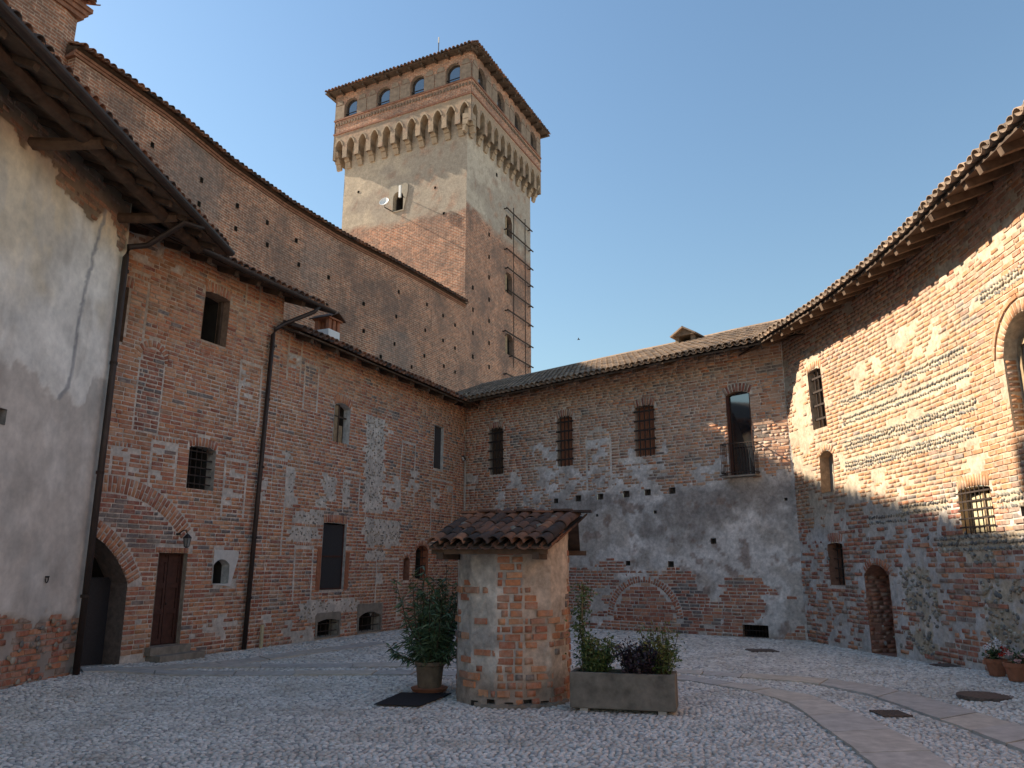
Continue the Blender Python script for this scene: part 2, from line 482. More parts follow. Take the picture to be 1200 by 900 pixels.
def voussoirs(o, thick=.25, brick=.075, joint=.019, both=False, a0=None, a1=None):
    """bricks set radially over an arched head"""
    if o.r > 0:
        half = math.asin(min(1, o.a / o.R)) if o.zc <= o.z1 else math.pi - math.asin(min(1, o.a / o.R))
        lo, hi = math.pi / 2 - half, math.pi / 2 + half
        if a0 is not None: lo = a0
        if a1 is not None: hi = a1
        n = max(3, int((hi - lo) * o.R / brick)); res = []
        for i in range(n):
            a = lo + (hi - lo) * (i + .5) / n; rr = o.R + thick / 2
            res.append((o.uc + rr * math.cos(a), o.zc + rr * math.sin(a), (hi - lo) * (o.R + thick * .3) / n - joint, thick - joint, a - math.pi / 2, random.uniform(.002, .008)))
        return np.array(res)
    n = int((o.u1 - o.u0 + .2) / brick)
    return np.array([(o.u0 - .1 + (i + .5) * (o.u1 - o.u0 + .2) / n, o.z1 + thick / 2, brick - joint, thick - joint, (o.uc - (o.u0 - .1 + (i + .5) * (o.u1 - o.u0 + .2) / n)) * .25, random.uniform(.002, .008)) for i in range(n)])
def head_zone(o, thick=.25):
    """zone that the head bricks take out of the courses"""
    if o.r > 0: return Op(o.u0 - thick * .5, o.u1 + thick * .5, o.z1, o.z1 + .001, 0) if False else Op(o.u0 - thick * .35, o.u1 + thick * .35, o.z1 - .02, o.z1, o.r + thick)
    return Op(o.u0 - .1, o.u1 + .1, o.z1, o.z1 + thick)

_BT = {}
def brick_mesh(ci, var, mat):
    key = (ci, var)
    if key not in _BT:
        r = random.Random(ci * 7 + var); j = lambda s: r.uniform(-s, s)
        V = []
        for y, e in ((.03, 0.0), (-.002, 0.0), (-.008, .012)):
            for sx, sz in ((-1, -1), (1, -1), (1, 1), (-1, 1)):
                V.append((sx * (.5 - e) + (j(.015) if y < 0 else 0), y, sz * (.5 - e * 4) + (j(.03) if y < 0 else 0)))
        F = [(8, 9, 10, 11)] + [(b + i, b + (i + 1) % 4, b + 4 + (i + 1) % 4, b + 4 + i) for b in (0, 4) for i in range(4)]
        _BT[key] = raw_mesh('brick', V, F, mat, col=np.tile(PAL[ci], (12, 1)))
    return _BT[key]
def join_bricks(name, w, B, ci, mat, parent, seed=0):
    if len(B) == 0: return None
    r = np.random.default_rng(seed); n = len(B)
    loc = []
    for y, e in ((-.03, 0.0), (0.0, .003)):
        for sx, sz in ((-1, -1), (1, -1), (1, 1), (-1, 1)):
            loc.append((sx, sz, y, e))
    loc = np.array(loc)
    X = loc[:, 0][None] * np.maximum(B[:, 2:3] / 2 - loc[:, 3][None], .005); Zl = loc[:, 1][None] * np.maximum(B[:, 3:4] / 2 - loc[:, 3][None], .005)
    jit = (loc[:, 3] > 0)[None]
    X = X + r.normal(0, .003, X.shape) * jit; Zl = Zl + r.normal(0, .0025, Zl.shape) * jit
    ca, sa = np.cos(B[:, 4:5]), np.sin(B[:, 4:5])
    U = B[:, 0:1] + X * ca - Zl * sa; Z = B[:, 1:2] + X * sa + Zl * ca
    Dp = np.where(jit, B[:, 5:6] + r.normal(0, .0015, X.shape), -.03)
    V = w.pos(U.ravel(), Z.ravel(), Dp.ravel())
    f = np.array([(4, 5, 6, 7)] + [(i, (i + 1) % 4, 4 + (i + 1) % 4, 4 + i) for i in range(4)])
    F = (f[None] + (np.arange(n) * 8)[:, None, None]).reshape(-1, 4)
    o = mesh_obj(name, V, F, mat, parent, col=np.repeat(PAL[ci] * r.uniform(.85, 1.15, (n, 1)), 8, 0))
    o['kind'] = 'stuff'; return o
def lay_bricks(w, B, ci, parent, n_own=300, seed=0, hide=None):
    """the bricks that show largest are objects of their own, the rest one mass"""
    P = w.pos(B[:, 0], B[:, 1], 0.0); px, py, zc = proj(P)
    cosv = 1.0
    vis = (px > 4) & (px < 1196) & (py > 4) & (py < 896) & (B[:, 2] > .15)
    if hide is not None: vis &= ~hide(px, py)
    size = np.where(vis, B[:, 2] * B[:, 3] / zc ** 2, 0)
    order = np.argsort(-size); own = order[:n_own]; own = own[size[own] > 0]
    rest = np.setdiff1d(np.arange(len(B)), own)
    join_bricks('brickwork', w, B[rest], ci[rest], M['brick'], parent, seed)
    for k in own:
        b = B[k]; o = bpy.data.objects.new('brick', brick_mesh(int(ci[k]), int(k) % 3, M['brick']))
        p = w.pos(b[0], b[1], b[5] - .004); yaw = w.yaw(b[0])
        m = Matrix.Translation(Vector(p)) @ Matrix.Rotation(yaw, 4, 'Z') @ Matrix.Rotation(-b[4], 4, 'Y') @ Matrix.Diagonal((b[2], 1, b[3], 1))
        o.matrix_local = m
        put(o, parent)
# rounded river stones set into a wall
def dome_template(n=7):
    V = []; F = []
    for r_, y in ((1.0, -.25), (.86, .45), (.45, .85)):
        V += [(r_ * math.cos(2 * math.pi * k / n), y, r_ * math.sin(2 * math.pi * k / n)) for k in range(n)]
    for b in (0, n):
        F += [(b + k, b + (k + 1) % n, b + n + (k + 1) % n, b + n + k) for k in range(n)]
    V.append((0, 1, 0)); top = [(2 * n + k, 2 * n + (k + 1) % n, 3 * n, 3 * n) for k in range(n)]
    return np.array(V), F, top, n
STONE_COL = np.array([(.26, .235, .195), (.34, .30, .24), (.20, .185, .165), (.40, .35, .28), (.30, .25, .19), (.36, .28, .20), (.165, .155, .145)])
def wall_stones(name, w, S, parent, seed=0, bulge=.035):
    """S: cu, cz, half length, half height, angle"""
    S = np.array(S); r = np.random.default_rng(seed); T, F, top, n = dome_template(); N = len(S); k = len(T)
    X = T[:, 0][None] * S[:, 2:3] * r.uniform(.82, 1.12, (N, k)); Z = T[:, 2][None] * S[:, 3:4] * r.uniform(.82, 1.12, (N, k))
    ca, sa = np.cos(S[:, 4:5]), np.sin(S[:, 4:5])
    U = S[:, 0:1] + X * ca - Z * sa; ZZ = S[:, 1:2] + X * sa + Z * ca
    D = T[:, 1][None] * np.minimum(bulge, S[:, 3:4] * .8) + r.normal(0, .002, (N, k))
    V = w.pos(U.ravel(), ZZ.ravel(), D.ravel())
    tri = np.array([f[:3] for f in top]); q = np.array(F)
    faces = [tuple(x) for x in (q[None] + (np.arange(N) * k)[:, None, None]).reshape(-1, 4)] + [tuple(x) for x in (tri[None] + (np.arange(N) * k)[:, None, None]).reshape(-1, 3)]
    c = STONE_COL[r.integers(0, len(STONE_COL), N)] * r.uniform(.85, 1.2, (N, 1))
    o = mesh_obj(name, V, faces, M['stone'], parent, col=np.repeat(c, k, 0), smooth=True); o['kind'] = 'stuff'; return o

# ------------------------------------------------------------------ roof tiles
def tile_template(length=.46, r0=.098, r1=.078, th=.014, n=7):
    V = []
    for rr, y in ((r0, 0), (r1, length), (r0 - th, 0), (r1 - th, length)):
        V += [(rr * math.cos(math.pi * k / (n - 1)), y, rr * math.sin(math.pi * k / (n - 1)) * 1.0) for k in range(n)]
    F = []
    for k in range(n - 1):
        F += [(k, k + 1, n + k + 1, n + k), (2 * n + k + 1, 2 * n + k, 3 * n + k, 3 * n + k + 1), (k + 1, k, 2 * n + k, 2 * n + k + 1)]
    return np.array(V), np.array(F)
TV, TF = tile_template()
TV2 = TV.copy(); TV2[:, 2] *= -.8; TV2[:, 2] += .07
_TM = {}
def tile_mesh(kind, mat):
    if (kind, mat.name) not in _TM:
        _TM[(kind, mat.name)] = raw_mesh('roof_tile', TV if kind == 0 else TV2, TF if kind == 0 else TF[:, ::-1], mat, smooth=False)
    return _TM[(kind, mat.name)]
def lay_tiles(mats, parent, mat, mat_one, n_own=300, name='roof_tiling'):
    """mats: list of (4x4 matrix, kind)"""
    A = np.array([np.array(m) for m, k in mats]); K = np.array([k for m, k in mats])
    px, py, zc = proj(A[:, :3, 3]); vis = (px > -10) & (px < 1210) & (py > -10) & (py < 900) & (K == 0)
    own = np.argsort(np.where(vis, zc, 1e6))[:n_own]; own = own[vis[own]]
    rest = np.setdiff1d(np.arange(len(A)), own)
    for k in own:
        o = bpy.data.objects.new('roof_tile', tile_mesh(int(K[k]), mat_one)); o.matrix_local = Matrix(A[k].tolist()); put(o, parent)
    VV = []; FF = []; b = 0
    for kind, T, Fk in ((0, TV, TF), (1, TV2, TF[:, ::-1])):
        q = rest[K[rest] == kind]
        if len(q) == 0: continue
        V = np.einsum('nij,kj->nki', A[q][:, :3, :3], T) + A[q][:, None, :3, 3]
        VV.append(V.reshape(-1, 3)); FF.append((Fk[None] + (np.arange(len(q)) * len(T))[:, None, None]).reshape(-1, 4) + b); b += len(q) * len(T)
    if VV:
        o = mesh_obj(name, np.concatenate(VV), np.concatenate(FF), mat, parent); o['kind'] = 'stuff'
def roof_tiles(w, u0, u1, ov, ztip, pitch, rows, parent, mat, mat_one, n_own=300, sp=.205, exp=.36, seed=0, jit=1.0, clip=None):
    r = random.Random(seed); out = []; n = int((u1 - u0) / sp)
    for i in range(n):
        for kind in (0, 1):
            u = u0 + (i + (.5 if kind == 0 else 1.0)) * sp
            yaw = w.yaw(u)
            for j in range(rows):
                s = j * exp + (0 if kind == 0 else -.03) + (r.uniform(-.03, .03) if j == 0 else r.uniform(-.015, .015)) * jit
                d = ov - s * math.cos(pitch); z = ztip(u) + s * math.sin(pitch) + (.052 if kind == 0 else 0) + j * .0
                if clip and not clip(u, d): continue
                p = w.pos(u, z, d)
                m = Matrix.Translation(Vector(p)) @ Matrix.Rotation(yaw + r.gauss(0, .025) * jit, 4, 'Z') @ Matrix.Rotation(pitch - .03 + r.gauss(0, .012) * jit, 4, 'X')
                out.append((m, kind))
    lay_tiles(out, parent, mat, mat_one, n_own)
def ruled(name, w, uu, prof, parent, mat):
    """skin swept along a wall; prof(u) -> list of (d, z)"""
    V = []; k = None
    for u in uu:
        pr = prof(u); k = len(pr)
        V += [tuple(w.pos(u, z, d)) for d, z in pr]
    F = [(i * k + j, i * k + (j + 1) % k, (i + 1) * k + (j + 1) % k, (i + 1) * k + j) for i in range(len(uu) - 1) for j in range(k)]
    F += [tuple(range(k)), tuple((len(uu) - 1) * k + j for j in range(k))[::-1]]
    return mesh_obj(name, V, F, mat, parent)
def eave_deck(w, u0, u1, ov, ztip, pitch, run, parent, n=24, mat='old_wood', th=.045):
    t = math.tan(pitch)
    def prof(u):
        z = ztip(u) - .03
        return [(ov - .04, z), (ov - .04 - run, z + run * t), (ov - .04 - run, z + run * t - th), (ov - .04, z - th)]
    return ruled('roof_deck', w, np.linspace(u0, u1, n), prof, parent, M[mat])
def rafters(w, u0, u1, sp, ov, ztip, pitch, parent, inner=.15, sz=(.11, .13), mat='old_wood', short=.1, seed=0):
    r = random.Random(seed); n = int((u1 - u0) / sp); t = math.tan(pitch)
    for i in range(n + 1):
        u = u0 + i * sp + r.uniform(-.06, .06); dd = ov - short + r.uniform(-.04, .02)
        za = ztip(u) + (ov - dd) * t - .075 - sz[1] / 2; zb = ztip(u) + (ov + inner) * t - .075 - sz[1] / 2
        MB().beam(w.pos(u, za, dd), w.pos(u + r.uniform(-.02, .02), zb, -inner), sz[0], sz[1]).build('rafter', M[mat], parent)

# ------------------------------------------------------------------ windows
def wbox(w, u0, u1, z0, z1, d0, d1):
    P = [w.pos(u, z, d) for z in (z0, z1) for (u, d) in ((u0, d0), (u1, d0), (u1, d1), (u0, d1))]
    return P
def wpart(name, w, boxes, mat, parent):
    m = MB()
    for b in boxes: m.hexa(wbox(w, *b))
    return m.build(name, M[mat] if isinstance(mat, str) else mat, parent)
def window(thing_, w, o, reveal='mortar', depth=.28, rcol=(.33, .22, .16), back='dark', grille=None, name='window', label=None):
    V, F = reveal_mesh(w, o, .006, -depth)
    win = mesh_obj(name, V, F, M['mortar'], thing_, col=np.tile(rcol, (len(V), 1)))
    if label: win['label'] = label
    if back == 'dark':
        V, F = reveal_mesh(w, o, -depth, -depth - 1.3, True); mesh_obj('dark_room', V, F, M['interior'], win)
    elif back:
        P = o.outline(); k = len(P)
        V = [w.pos(u, z, dd) for dd in (-depth + .02, -depth - .03) for u, z in P]
        F = [tuple(range(k)), tuple(range(2 * k - 1, k - 1, -1))] + [(i, (i + 1) % k, k + (i + 1) % k, k + i) for i in range(k)]
        mesh_obj(back[0], V, F, M[back[1]], win)
    if grille:
        nv, nh, dg, t = grille
        for i in range(nv):
            u = o.u0 + (i + 1) * (o.u1 - o.u0) / (nv + 1); zt = float(o.arc(u))
            MB().tube([w.pos(u, o.z0 - .02, dg), w.pos(u, zt + .02, dg)], t, 6).build('bar', M['rust'], win)
        for i in range(nh):
            z = o.z0 + (i + .7) * (o.top - o.z0) / (nh + .3); sp = o.span(z) or (o.u0, o.u1)
            MB().hexa(wbox(w, sp[0] - .03, sp[1] + .03, z - t * 1.2, z + t * 1.2, dg + t * 1.2, dg - t * .6)).build('bar', M['rust'], win)
    return win
def leaf_panel(w, u0, u1, z0, z1, d, th, mat, parent, name='shutter', rails=()):
    wpart(name, w, [(u0, u1, z0, z1, d, d - th)], mat, parent)

GROUND_RISE = lambda x, y: .14 * sstep(5.2, 7.6, np.abs(x)) * (1 - sstep(11.5, 16.5, y))

# ================================================================== PLAN OF THE COURTYARD
L0 = gnd(282, 762); DL = np.array([.4147, .91]); DL /= np.linalg.norm(DL); NLI = np.array([-DL[1], DL[0]])
_r = -57 / 925.0; _t = (_r * L0[1] - L0[0]) / (DL[0] - _r * DL[1])
K = L0 + _t * DL                                     # inner corner
R = gnd(945, 751)                                    # right-hand corner
LW = Wall([L0 - 7 * DL, K])
BW = Wall([K, R])
RW = Wall([R, (7.5, 17.9), (7.7, 16.2), (7.8, 14.5), (7.78, 12.5), (7.65, 10.5), (7.5, 8.5), (7.35, 5), (7.2, -6)])
PC = gnd(85, 797); PD = np.array([math.sin(RAD(1)), math.cos(RAD(1))])
PW = Wall([PC - 18 * PD, PC])
LW.bulge = .10; BW.bulge = .10; RW.bulge = .10
def uL(px, py): return LW.hit(px, py)
def circle3(a, b, c):
    A = np.array([[2 * (b[0] - a[0]), 2 * (b[1] - a[1])], [2 * (c[0] - a[0]), 2 * (c[1] - a[1])]])
    v = np.array([b[0] ** 2 + b[1] ** 2 - a[0] ** 2 - a[1] ** 2, c[0] ** 2 + c[1] ** 2 - a[0] ** 2 - a[1] ** 2])
    s = np.linalg.solve(A, v); return s[0], s[1], math.hypot(a[0] - s[0], a[1] - s[1])
class Ring:
    """arch band: taken out of the courses"""
    def __init__(s, uc, zc, r, th, a0, a1):
        s.uc, s.zc, s.r, s.th, s.a0, s.a1 = uc, zc, r, th, a0, a1; s.lo = max(0, r * math.sin(max(a0, 0)))
    def span(s, z):
        dz = z - s.zc
        if dz < s.lo or dz >= s.r + s.th: return None
        wo = math.sqrt((s.r + s.th) ** 2 - dz * dz)
        wi = math.sqrt(s.r ** 2 - dz * dz) if dz < s.r else 0
        lo = wi if math.degrees(s.a0) < 90 and dz < s.r else (-wo if dz >= s.r else wi)
        return (s.uc + lo, s.uc + wo)
    def bricks(s, brick=.085, joint=.021):
        n = int((s.a1 - s.a0) * s.r / brick); out = []
        for i in range(n):
            a = s.a0 + (s.a1 - s.a0) * (i + .5) / n
            parts = [(s.th * .5, s.th)] if i % 2 else [(s.th * .25, s.th * .5), (s.th * .75, s.th * .5)]
            for rm, ln in parts:
                rr = s.r + rm
                out.append((s.uc + rr * math.cos(a), s.zc + rr * math.sin(a), (s.a1 - s.a0) * (s.r + rm * .8) / n - joint, ln - joint, a - math.pi / 2, random.uniform(.002, .008)))
        return np.array(out)
class LeftRing(Ring):
    def span(s, z):
        dz = z - s.zc
        if dz < s.lo or dz >= s.r + s.th: return None
        wo = math.sqrt((s.r + s.th) ** 2 - dz * dz); wi = math.sqrt(s.r ** 2 - dz * dz) if dz < s.r else 0
        return (s.uc - wo, s.uc - wi)

def patch_mask(u, z, patches, sc=2.2, amp=.22, seed=0):
    """uneven patches of mortar: (u0,u1,z0,z1)"""
    du = (fbm(u * sc, z * sc, seed) - .5) * amp * 2; dz = (fbm(u * sc + 9, z * sc, seed + 5) - .5) * amp * 2
    m = np.zeros_like(u)
    for p in patches:
        m = np.maximum(m, band(p[0], p[1], u + du, .04) * band(p[2], p[3], z + dz, .04))
    return m
def rect_px(w, x0, y0, x1, y1):
    a = w.hit(x0, y0); b = w.hit(x1, y1); c = w.hit(x0, y1); d = w.hit(x1, y0)
    return (min((a[0] + c[0]) / 2, (b[0] + d[0]) / 2), max((a[0] + c[0]) / 2, (b[0] + d[0]) / 2), min(b[1], c[1]), max(a[1], d[1]))
def mixcol(a, b, m):
    m = np.asarray(m)[:, None]; return np.asarray(a) * (1 - m) + np.asarray(b) * m

# ================================================================== GROUND
gx = np.unique(np.concatenate([np.linspace(-9, 10, 77), [-700, -300, -120, -60, -30, -15, 15, 30, 60, 120, 300, 700]]))
gy = np.unique(np.concatenate([np.linspace(2, 29, 109), [-700, -300, -120, -60, -30, -10, 40, 60, 120, 300, 700]]))
GX, GY = np.meshgrid(gx, gy, indexing='ij')
GZ = GROUND_RISE(GX, GY) - .012
_i = np.arange(GX.size).reshape(GX.shape)
ground = mesh_obj('courtyard_ground', np.stack([GX.ravel(), GY.ravel(), GZ.ravel()], 1), np.stack([_i[:-1, :-1], _i[1:, :-1], _i[1:, 1:], _i[:-1, 1:]], -1).reshape(-1, 4), M['ground'], smooth=True)
ground['kind'] = 'structure'; ground['label'] = 'courtyard floor of pale pebbles between brick wings'

# slab lanes (edges in the photograph, laid on the ground)
LANES = {
    'far': ([(217, 780), (350, 778.5), (480, 777.5), (640, 780), (800, 785.5), (900, 792), (975, 797), (1050, 809), (1100, 820), (1195, 845), (1290, 880)],
            [(217, 784), (350, 783), (480, 782.5), (640, 785.5), (800, 789.5), (875, 795.5), (950, 801), (1015, 815), (1075, 842), (1125, 862), (1215, 895)]),
    'near': ([(133, 788), (300, 787.5), (480, 787), (640, 788), (800, 792), (880, 804), (950, 815), (1010, 840), (1075, 870), (1115, 900), (1180, 960)],
             [(133, 793), (300, 792.5), (480, 792), (640, 793), (800, 797.5), (875, 810), (920, 822), (950, 842), (990, 875), (1025, 900), (1080, 960)]),
    'wall': ([(92, 790.5), (165, 784.5), (280, 773.5), (375, 760.5), (440, 752.5)],
             [(95, 795.5), (175, 789), (290, 777.5), (390, 763.5), (455, 754.5)])}
def resample(P, step):
    P = np.array(P); d = np.linalg.norm(np.diff(P, axis=0), axis=1); c = np.concatenate([[0], np.cumsum(d)])
    n = max(2, int(c[-1] / step) + 1); t = np.linspace(0, c[-1], n); return np.stack([np.interp(t, c, P[:, k]) for k in (0, 1)], 1), n
lane_poly = []
for nm, (up, lo) in LANES.items():
    A = np.array([gnd(*p) for p in up]); B = np.array([gnd(*p) for p in lo])
    fine, n = resample((A + B) / 2, .33)
    t = np.linspace(0, 1, n)
    def rs(Q):
        d = np.linalg.norm(np.diff(Q, axis=0), axis=1); c = np.concatenate([[0], np.cumsum(d)]) / d.sum(); return np.stack([np.interp(t, c, Q[:, k]) for k in (0, 1)], 1)
    A, B = rs(A), rs(B)
    mid = (A + B) / 2; half = (A - B) / 2; ln = np.linalg.norm(half, axis=1, keepdims=True); ln2 = np.clip(ln, .20, .38)
    half = half / ln * ln2; A, B = mid + half, mid - half
    path = thing('stone_path', {'far': 'curved lane of stone slabs passing behind the well', 'near': 'curved lane of stone slabs nearer the camera, beside the planter', 'wall': 'narrow lane of stone slabs along the left brick wall'}[nm], 'path', (float(mid[0][0]), float(mid[0][1]), 0))
    del path['category']; path['kind'] = 'structure'
    lane_poly.append((mid, ln2.ravel()))
    i = 0; pl = Vector(path.location)
    while i < n - 1:
        j = min(n - 1, i + random.choice((2, 3, 4, 5)))
        V = []; zz = random.uniform(-.004, .010)
        for k in range(i, j + 1):
            e = .022
            for q in (A[k], B[k]):
                q = q + (mid[k] - q) * random.uniform(.0, .07)
                if k == i: q = q + (mid[i + 1] - mid[i]) / np.linalg.norm(mid[i + 1] - mid[i]) * e
                zg = float(GROUND_RISE(q[0], q[1]))
                V.append((q[0] - pl.x, q[1] - pl.y, zg + .018 + zz)); V.append((q[0] - pl.x, q[1] - pl.y, zg - .05))
        m_ = j - i; F = []
        for k in range(m_):
            b = k * 4; F += [(b, b + 4, b + 6, b + 2), (b, b + 1, b + 5, b + 4), (b + 2, b + 6, b + 7, b + 3)]
        F += [(0, 2, 3, 1), (m_ * 4, m_ * 4 + 1, m_ * 4 + 3, m_ * 4 + 2)]
        mesh_obj('slab', V, F, M['slab'], path); i = j

# pebbles
def pebble_field():
    r = np.random.default_rng(3); pts = []
    y = 5.6
    while y < 27.5:
        s = .051 if y < 10 else (.056 if y < 14 else (.068 if y < 19 else .090))
        hw = min(y * .70 + .6, 9.5); n = int(2 * hw / (s * 1.32))
        x = -hw + (np.arange(n) + r.uniform(-.25, .25, n) + r.uniform()) * s * 1.32
        yy = y + r.uniform(-.2, .2, n) * s + .12 * np.sin(x * .8 + y * .5) * s
        pts.append(np.stack([x, yy, np.full(n, s)], 1)); y += s * .93
    P = np.concatenate(pts)
    keep = np.ones(len(P), bool)
    for mid, hw in lane_poly:
        for k in range(len(mid) - 1):
            a, b = mid[k], mid[k + 1]; d = b - a; L = np.linalg.norm(d); d = d / L
            q = P[:, :2] - a; t_ = q @ d; o = np.abs(q @ np.array([-d[1], d[0]]))
            keep &= ~((t_ > -.02) & (t_ < L + .02) & (o < hw[k] - .012))
    for w, s in ((LW, 1), (BW, 1), (RW, 1), (PW, 1)):
        for k in range(len(w.L)):
            q = P[:, :2] - w.P[k]; u = q @ w.D[k]; d = q @ w.N[k]
            keep &= ~((u > 0) & (u < w.L[k]) & (d < .03) & (d > -3))
    keep &= ((P[:, 0] - .03) / .8) ** 2 + ((P[:, 1] - 11.3) / .85) ** 2 > 1.0
    q = P[:, :2] - L0; keep &= ~((q @ NLI > -.03))
    q = P[:, :2] - K; keep &= (q @ BW.N[0]) > .03
    return P[keep]
PB = pebble_field()
def pebble_template(n=7):
    V = []
    for r_, z in ((1.0, -.35), (.86, .58)):
        V += [(r_ * math.cos(2 * math.pi * k / n), r_ * math.sin(2 * math.pi * k / n), z) for k in range(n)]
    V.append((0, 0, 1.0))
    F = [(k, (k + 1) % n, n + (k + 1) % n) for k in range(n)] + [(k, n + (k + 1) % n, n + k) for k in range(n)] + [(n + k, n + (k + 1) % n, 2 * n) for k in range(n)]
    return np.array(V), np.array(F)
def lay_pebbles():
    r = np.random.default_rng(5); T, F = pebble_template(); N = len(PB)
    px, py, zc = proj(np.concatenate([PB[:, :2], np.zeros((N, 1))], 1))
    vis = (px > 2) & (px < 1198) & (py < 897)
    order = np.argsort(np.where(vis, zc, 1e9)); own = order[:300]; rest = order[300:]
    a = PB[:, 2] * r.uniform(.50, .80, N); b = PB[:, 2] * r.uniform(.36, .54, N); hgt = r.uniform(.010, .019, N); ang = r.normal(.25, .55, N)
    zb = GROUND_RISE(PB[:, 0], PB[:, 1]) - .006 + .006 * fbm(PB[:, 0] * 1.2, PB[:, 1] * 1.2, 4)
    X = T[:, 0][None] * a[rest, None] * r.uniform(.86, 1.1, (len(rest), len(T))); Y = T[:, 1][None] * b[rest, None] * r.uniform(.86, 1.1, (len(rest), len(T)))
    ca, sa = np.cos(ang[rest, None]), np.sin(ang[rest, None])
    V = np.stack([PB[rest, 0:1] + X * ca - Y * sa, PB[rest, 1:2] + X * sa + Y * ca, zb[rest, None] + T[:, 2][None] * hgt[rest, None]], -1).reshape(-1, 3)
    FF = (F[None] + (np.arange(len(rest)) * len(T))[:, None, None]).reshape(-1, 3)
    o = mesh_obj('pebbles', V, FF, M['pebble'], ground, smooth=True); o['kind'] = 'stuff'
    ms = []
    for k in range(4):
        rr = np.random.default_rng(60 + k); ms.append(raw_mesh('pebble', T * rr.uniform(.88, 1.1, T.shape), F, M['pebble_one'], smooth=True))
    for i in own:
        o = bpy.data.objects.new('pebble', ms[i % 4])
        o.location = (PB[i, 0], PB[i, 1], zb[i]); o.rotation_euler = (0, 0, ang[i]); o.scale = (a[i], b[i], hgt[i]); put(o, ground)
lay_pebbles()

# ================================================================== LEFT BRICK WING
left = thing('brick_wing', 'long orange-brown brick wing on the left with bricked-up arches and a carved double door', 'building', (float(L0[0]), float(L0[1]), 0))
def child_space(t): return Matrix.Translation(-Vector(t.location))
def own(t, *a, **k): return t
E_TOP_U, E_TOP_L = 8.45, 7.62
oA = op_px(LW, [(240, 340), (271, 350), (265, 406), (237, 398)], .04)
oA0 = op_px(LW, [(124, 322), (151, 342), (144, 397), (114, 396)]); 
oB = op_px(LW, [(222, 521), (254, 526), (249, 575), (218, 572)], .05)
oDoor = op_px(LW, [(187, 648), (219, 648), (210, 755), (175, 755)])
oDoor.z0 = .28; oDoor = Op(oDoor.u0, oDoor.u1, .28, oDoor.z1)
oNi = op_px(LW, [(250, 655), (269, 656), (267, 684), (248, 684)], .12)
oC = op_px(LW, [(392, 471), (411, 475), (409, 521), (390, 517)], .09)
oD = op_px(LW, [(380, 612), (407, 614), (402, 691), (374, 691)], .02)
oEw = op_px(LW, [(509, 497), (520, 502), (519, 550), (508, 549)])
oc1 = op_px(LW, [(372, 729), (398, 727), (396, 748), (371, 750)], .05); oc1 = Op(oc1.u0, oc1.u1, .06, .42, .06)
oc2 = op_px(LW, [(421, 726), (446, 723), (445, 743), (420, 746)], .05); oc2 = Op(oc2.u0, oc2.u1, .06, .45, .12)
oF = op_px(LW, [(487, 638), (503, 640), (501, 678), (486, 678)], .18)
oG = op_px(LW, [(473, 653), (480, 653), (479, 680), (472, 680)], .10)
uc, zc_, rr_ = circle3(uL(106.7, 625), uL(126.7, 640), uL(143, 660))
ua = uL(147, 700)[0]; za = uL(150, 683)[1]
oArch = Op(2 * uc - ua, ua, 0.0, za, zc_ + rr_ - za)
ringS = Ring(oArch.uc, oArch.zc, oArch.R, .30, math.pi / 2 - math.asin(min(1, oArch.a / oArch.R)) - .02, math.pi / 2 + .9)
bu, bz, br_ = circle3(uL(112.5, 577), uL(166.7, 588), uL(210, 629))
sp_u, sp_z = uL(212, 632)
ringB = Ring(bu, bz, br_, .33, math.atan2(sp_z - bz, sp_u - bu), math.pi / 2 + .6)
niche = op_px(LW, [(166, 405), (196, 405), (187, 507), (152, 505)]); niche = Op(niche.u0 + .04, niche.u1 - .04, niche.z0, niche.z1 - (niche.u1 - niche.u0) / 2, (niche.u1 - niche.u0) / 2 - .05)
ringN = [voussoirs(niche, .16, .075)]
LOPS = [oA, oA0, oB, oDoor, oNi, oC, oD, oEw, oc1, oc2, oF, oG, oArch]
heads = [(oA, .24), (oA0, .24), (oB, .2), (oC, .24), (oD, .22), (oF, .16), (oG, .13)]
dz = Op(oDoor.u0 - .1, oDoor.u1 + .12, oDoor.z1, oDoor.z1 + .11)
exL = LOPS + [head_zone(o, t) for o, t in heads] + [dz, niche.grow(.02), head_zone(niche, .17)]
exL += [ringS, ringB, LeftRing(ringS.uc, ringS.zc, ringS.r, ringS.th, 0, 0), LeftRing(bu, bz, br_, .33, 0, 0)]
seams = [rect_px(LW, *q) for q in [(262, 540, 288, 605), (281, 428, 306, 492), (300, 545, 333, 650), (338, 398, 353, 442), (356, 430, 372, 480), (402, 560, 421, 600), (470, 520, 486, 590), (345, 640, 366, 700), (440, 660, 466, 725), (130, 525, 150, 552), (176, 520, 206, 565), (505, 570, 530, 640), (150, 330, 172, 395), (290, 320, 306, 360)]]
for p_ in seams:
    for e_ in (p_[0], p_[1]): exL.append(Op(e_ - .022, e_ + .022, p_[2], p_[3]))
    exL.append(Op(p_[0], p_[1], p_[3], p_[3] + .09))
pat = [rect_px(LW, *q) for q in [(428, 492, 450, 600), (336, 548, 345, 592), (334, 530, 341, 540), (379, 559, 394, 582), (371, 582, 384, 596), (402, 562, 409, 594),
       (343, 600, 378, 612), (426, 611, 468, 625), (429, 628, 468, 640), (427, 646, 452, 658), (352, 705, 418, 716), (350, 716, 372, 727), (424, 716, 446, 722), (340, 620, 374, 633),
       (180, 525, 205, 560), (281, 430, 293, 485), (338, 415, 352, 435), (262, 545, 285, 590), (318, 290, 332, 340), (150, 250, 200, 300),
       (452, 560, 470, 600), (478, 555, 490, 580), (300, 560, 312, 585), (505, 575, 515, 600), (246, 640, 280, 688), (128, 525, 160, 548)]]
pat_part = pat[14:]; pat = pat[:14]
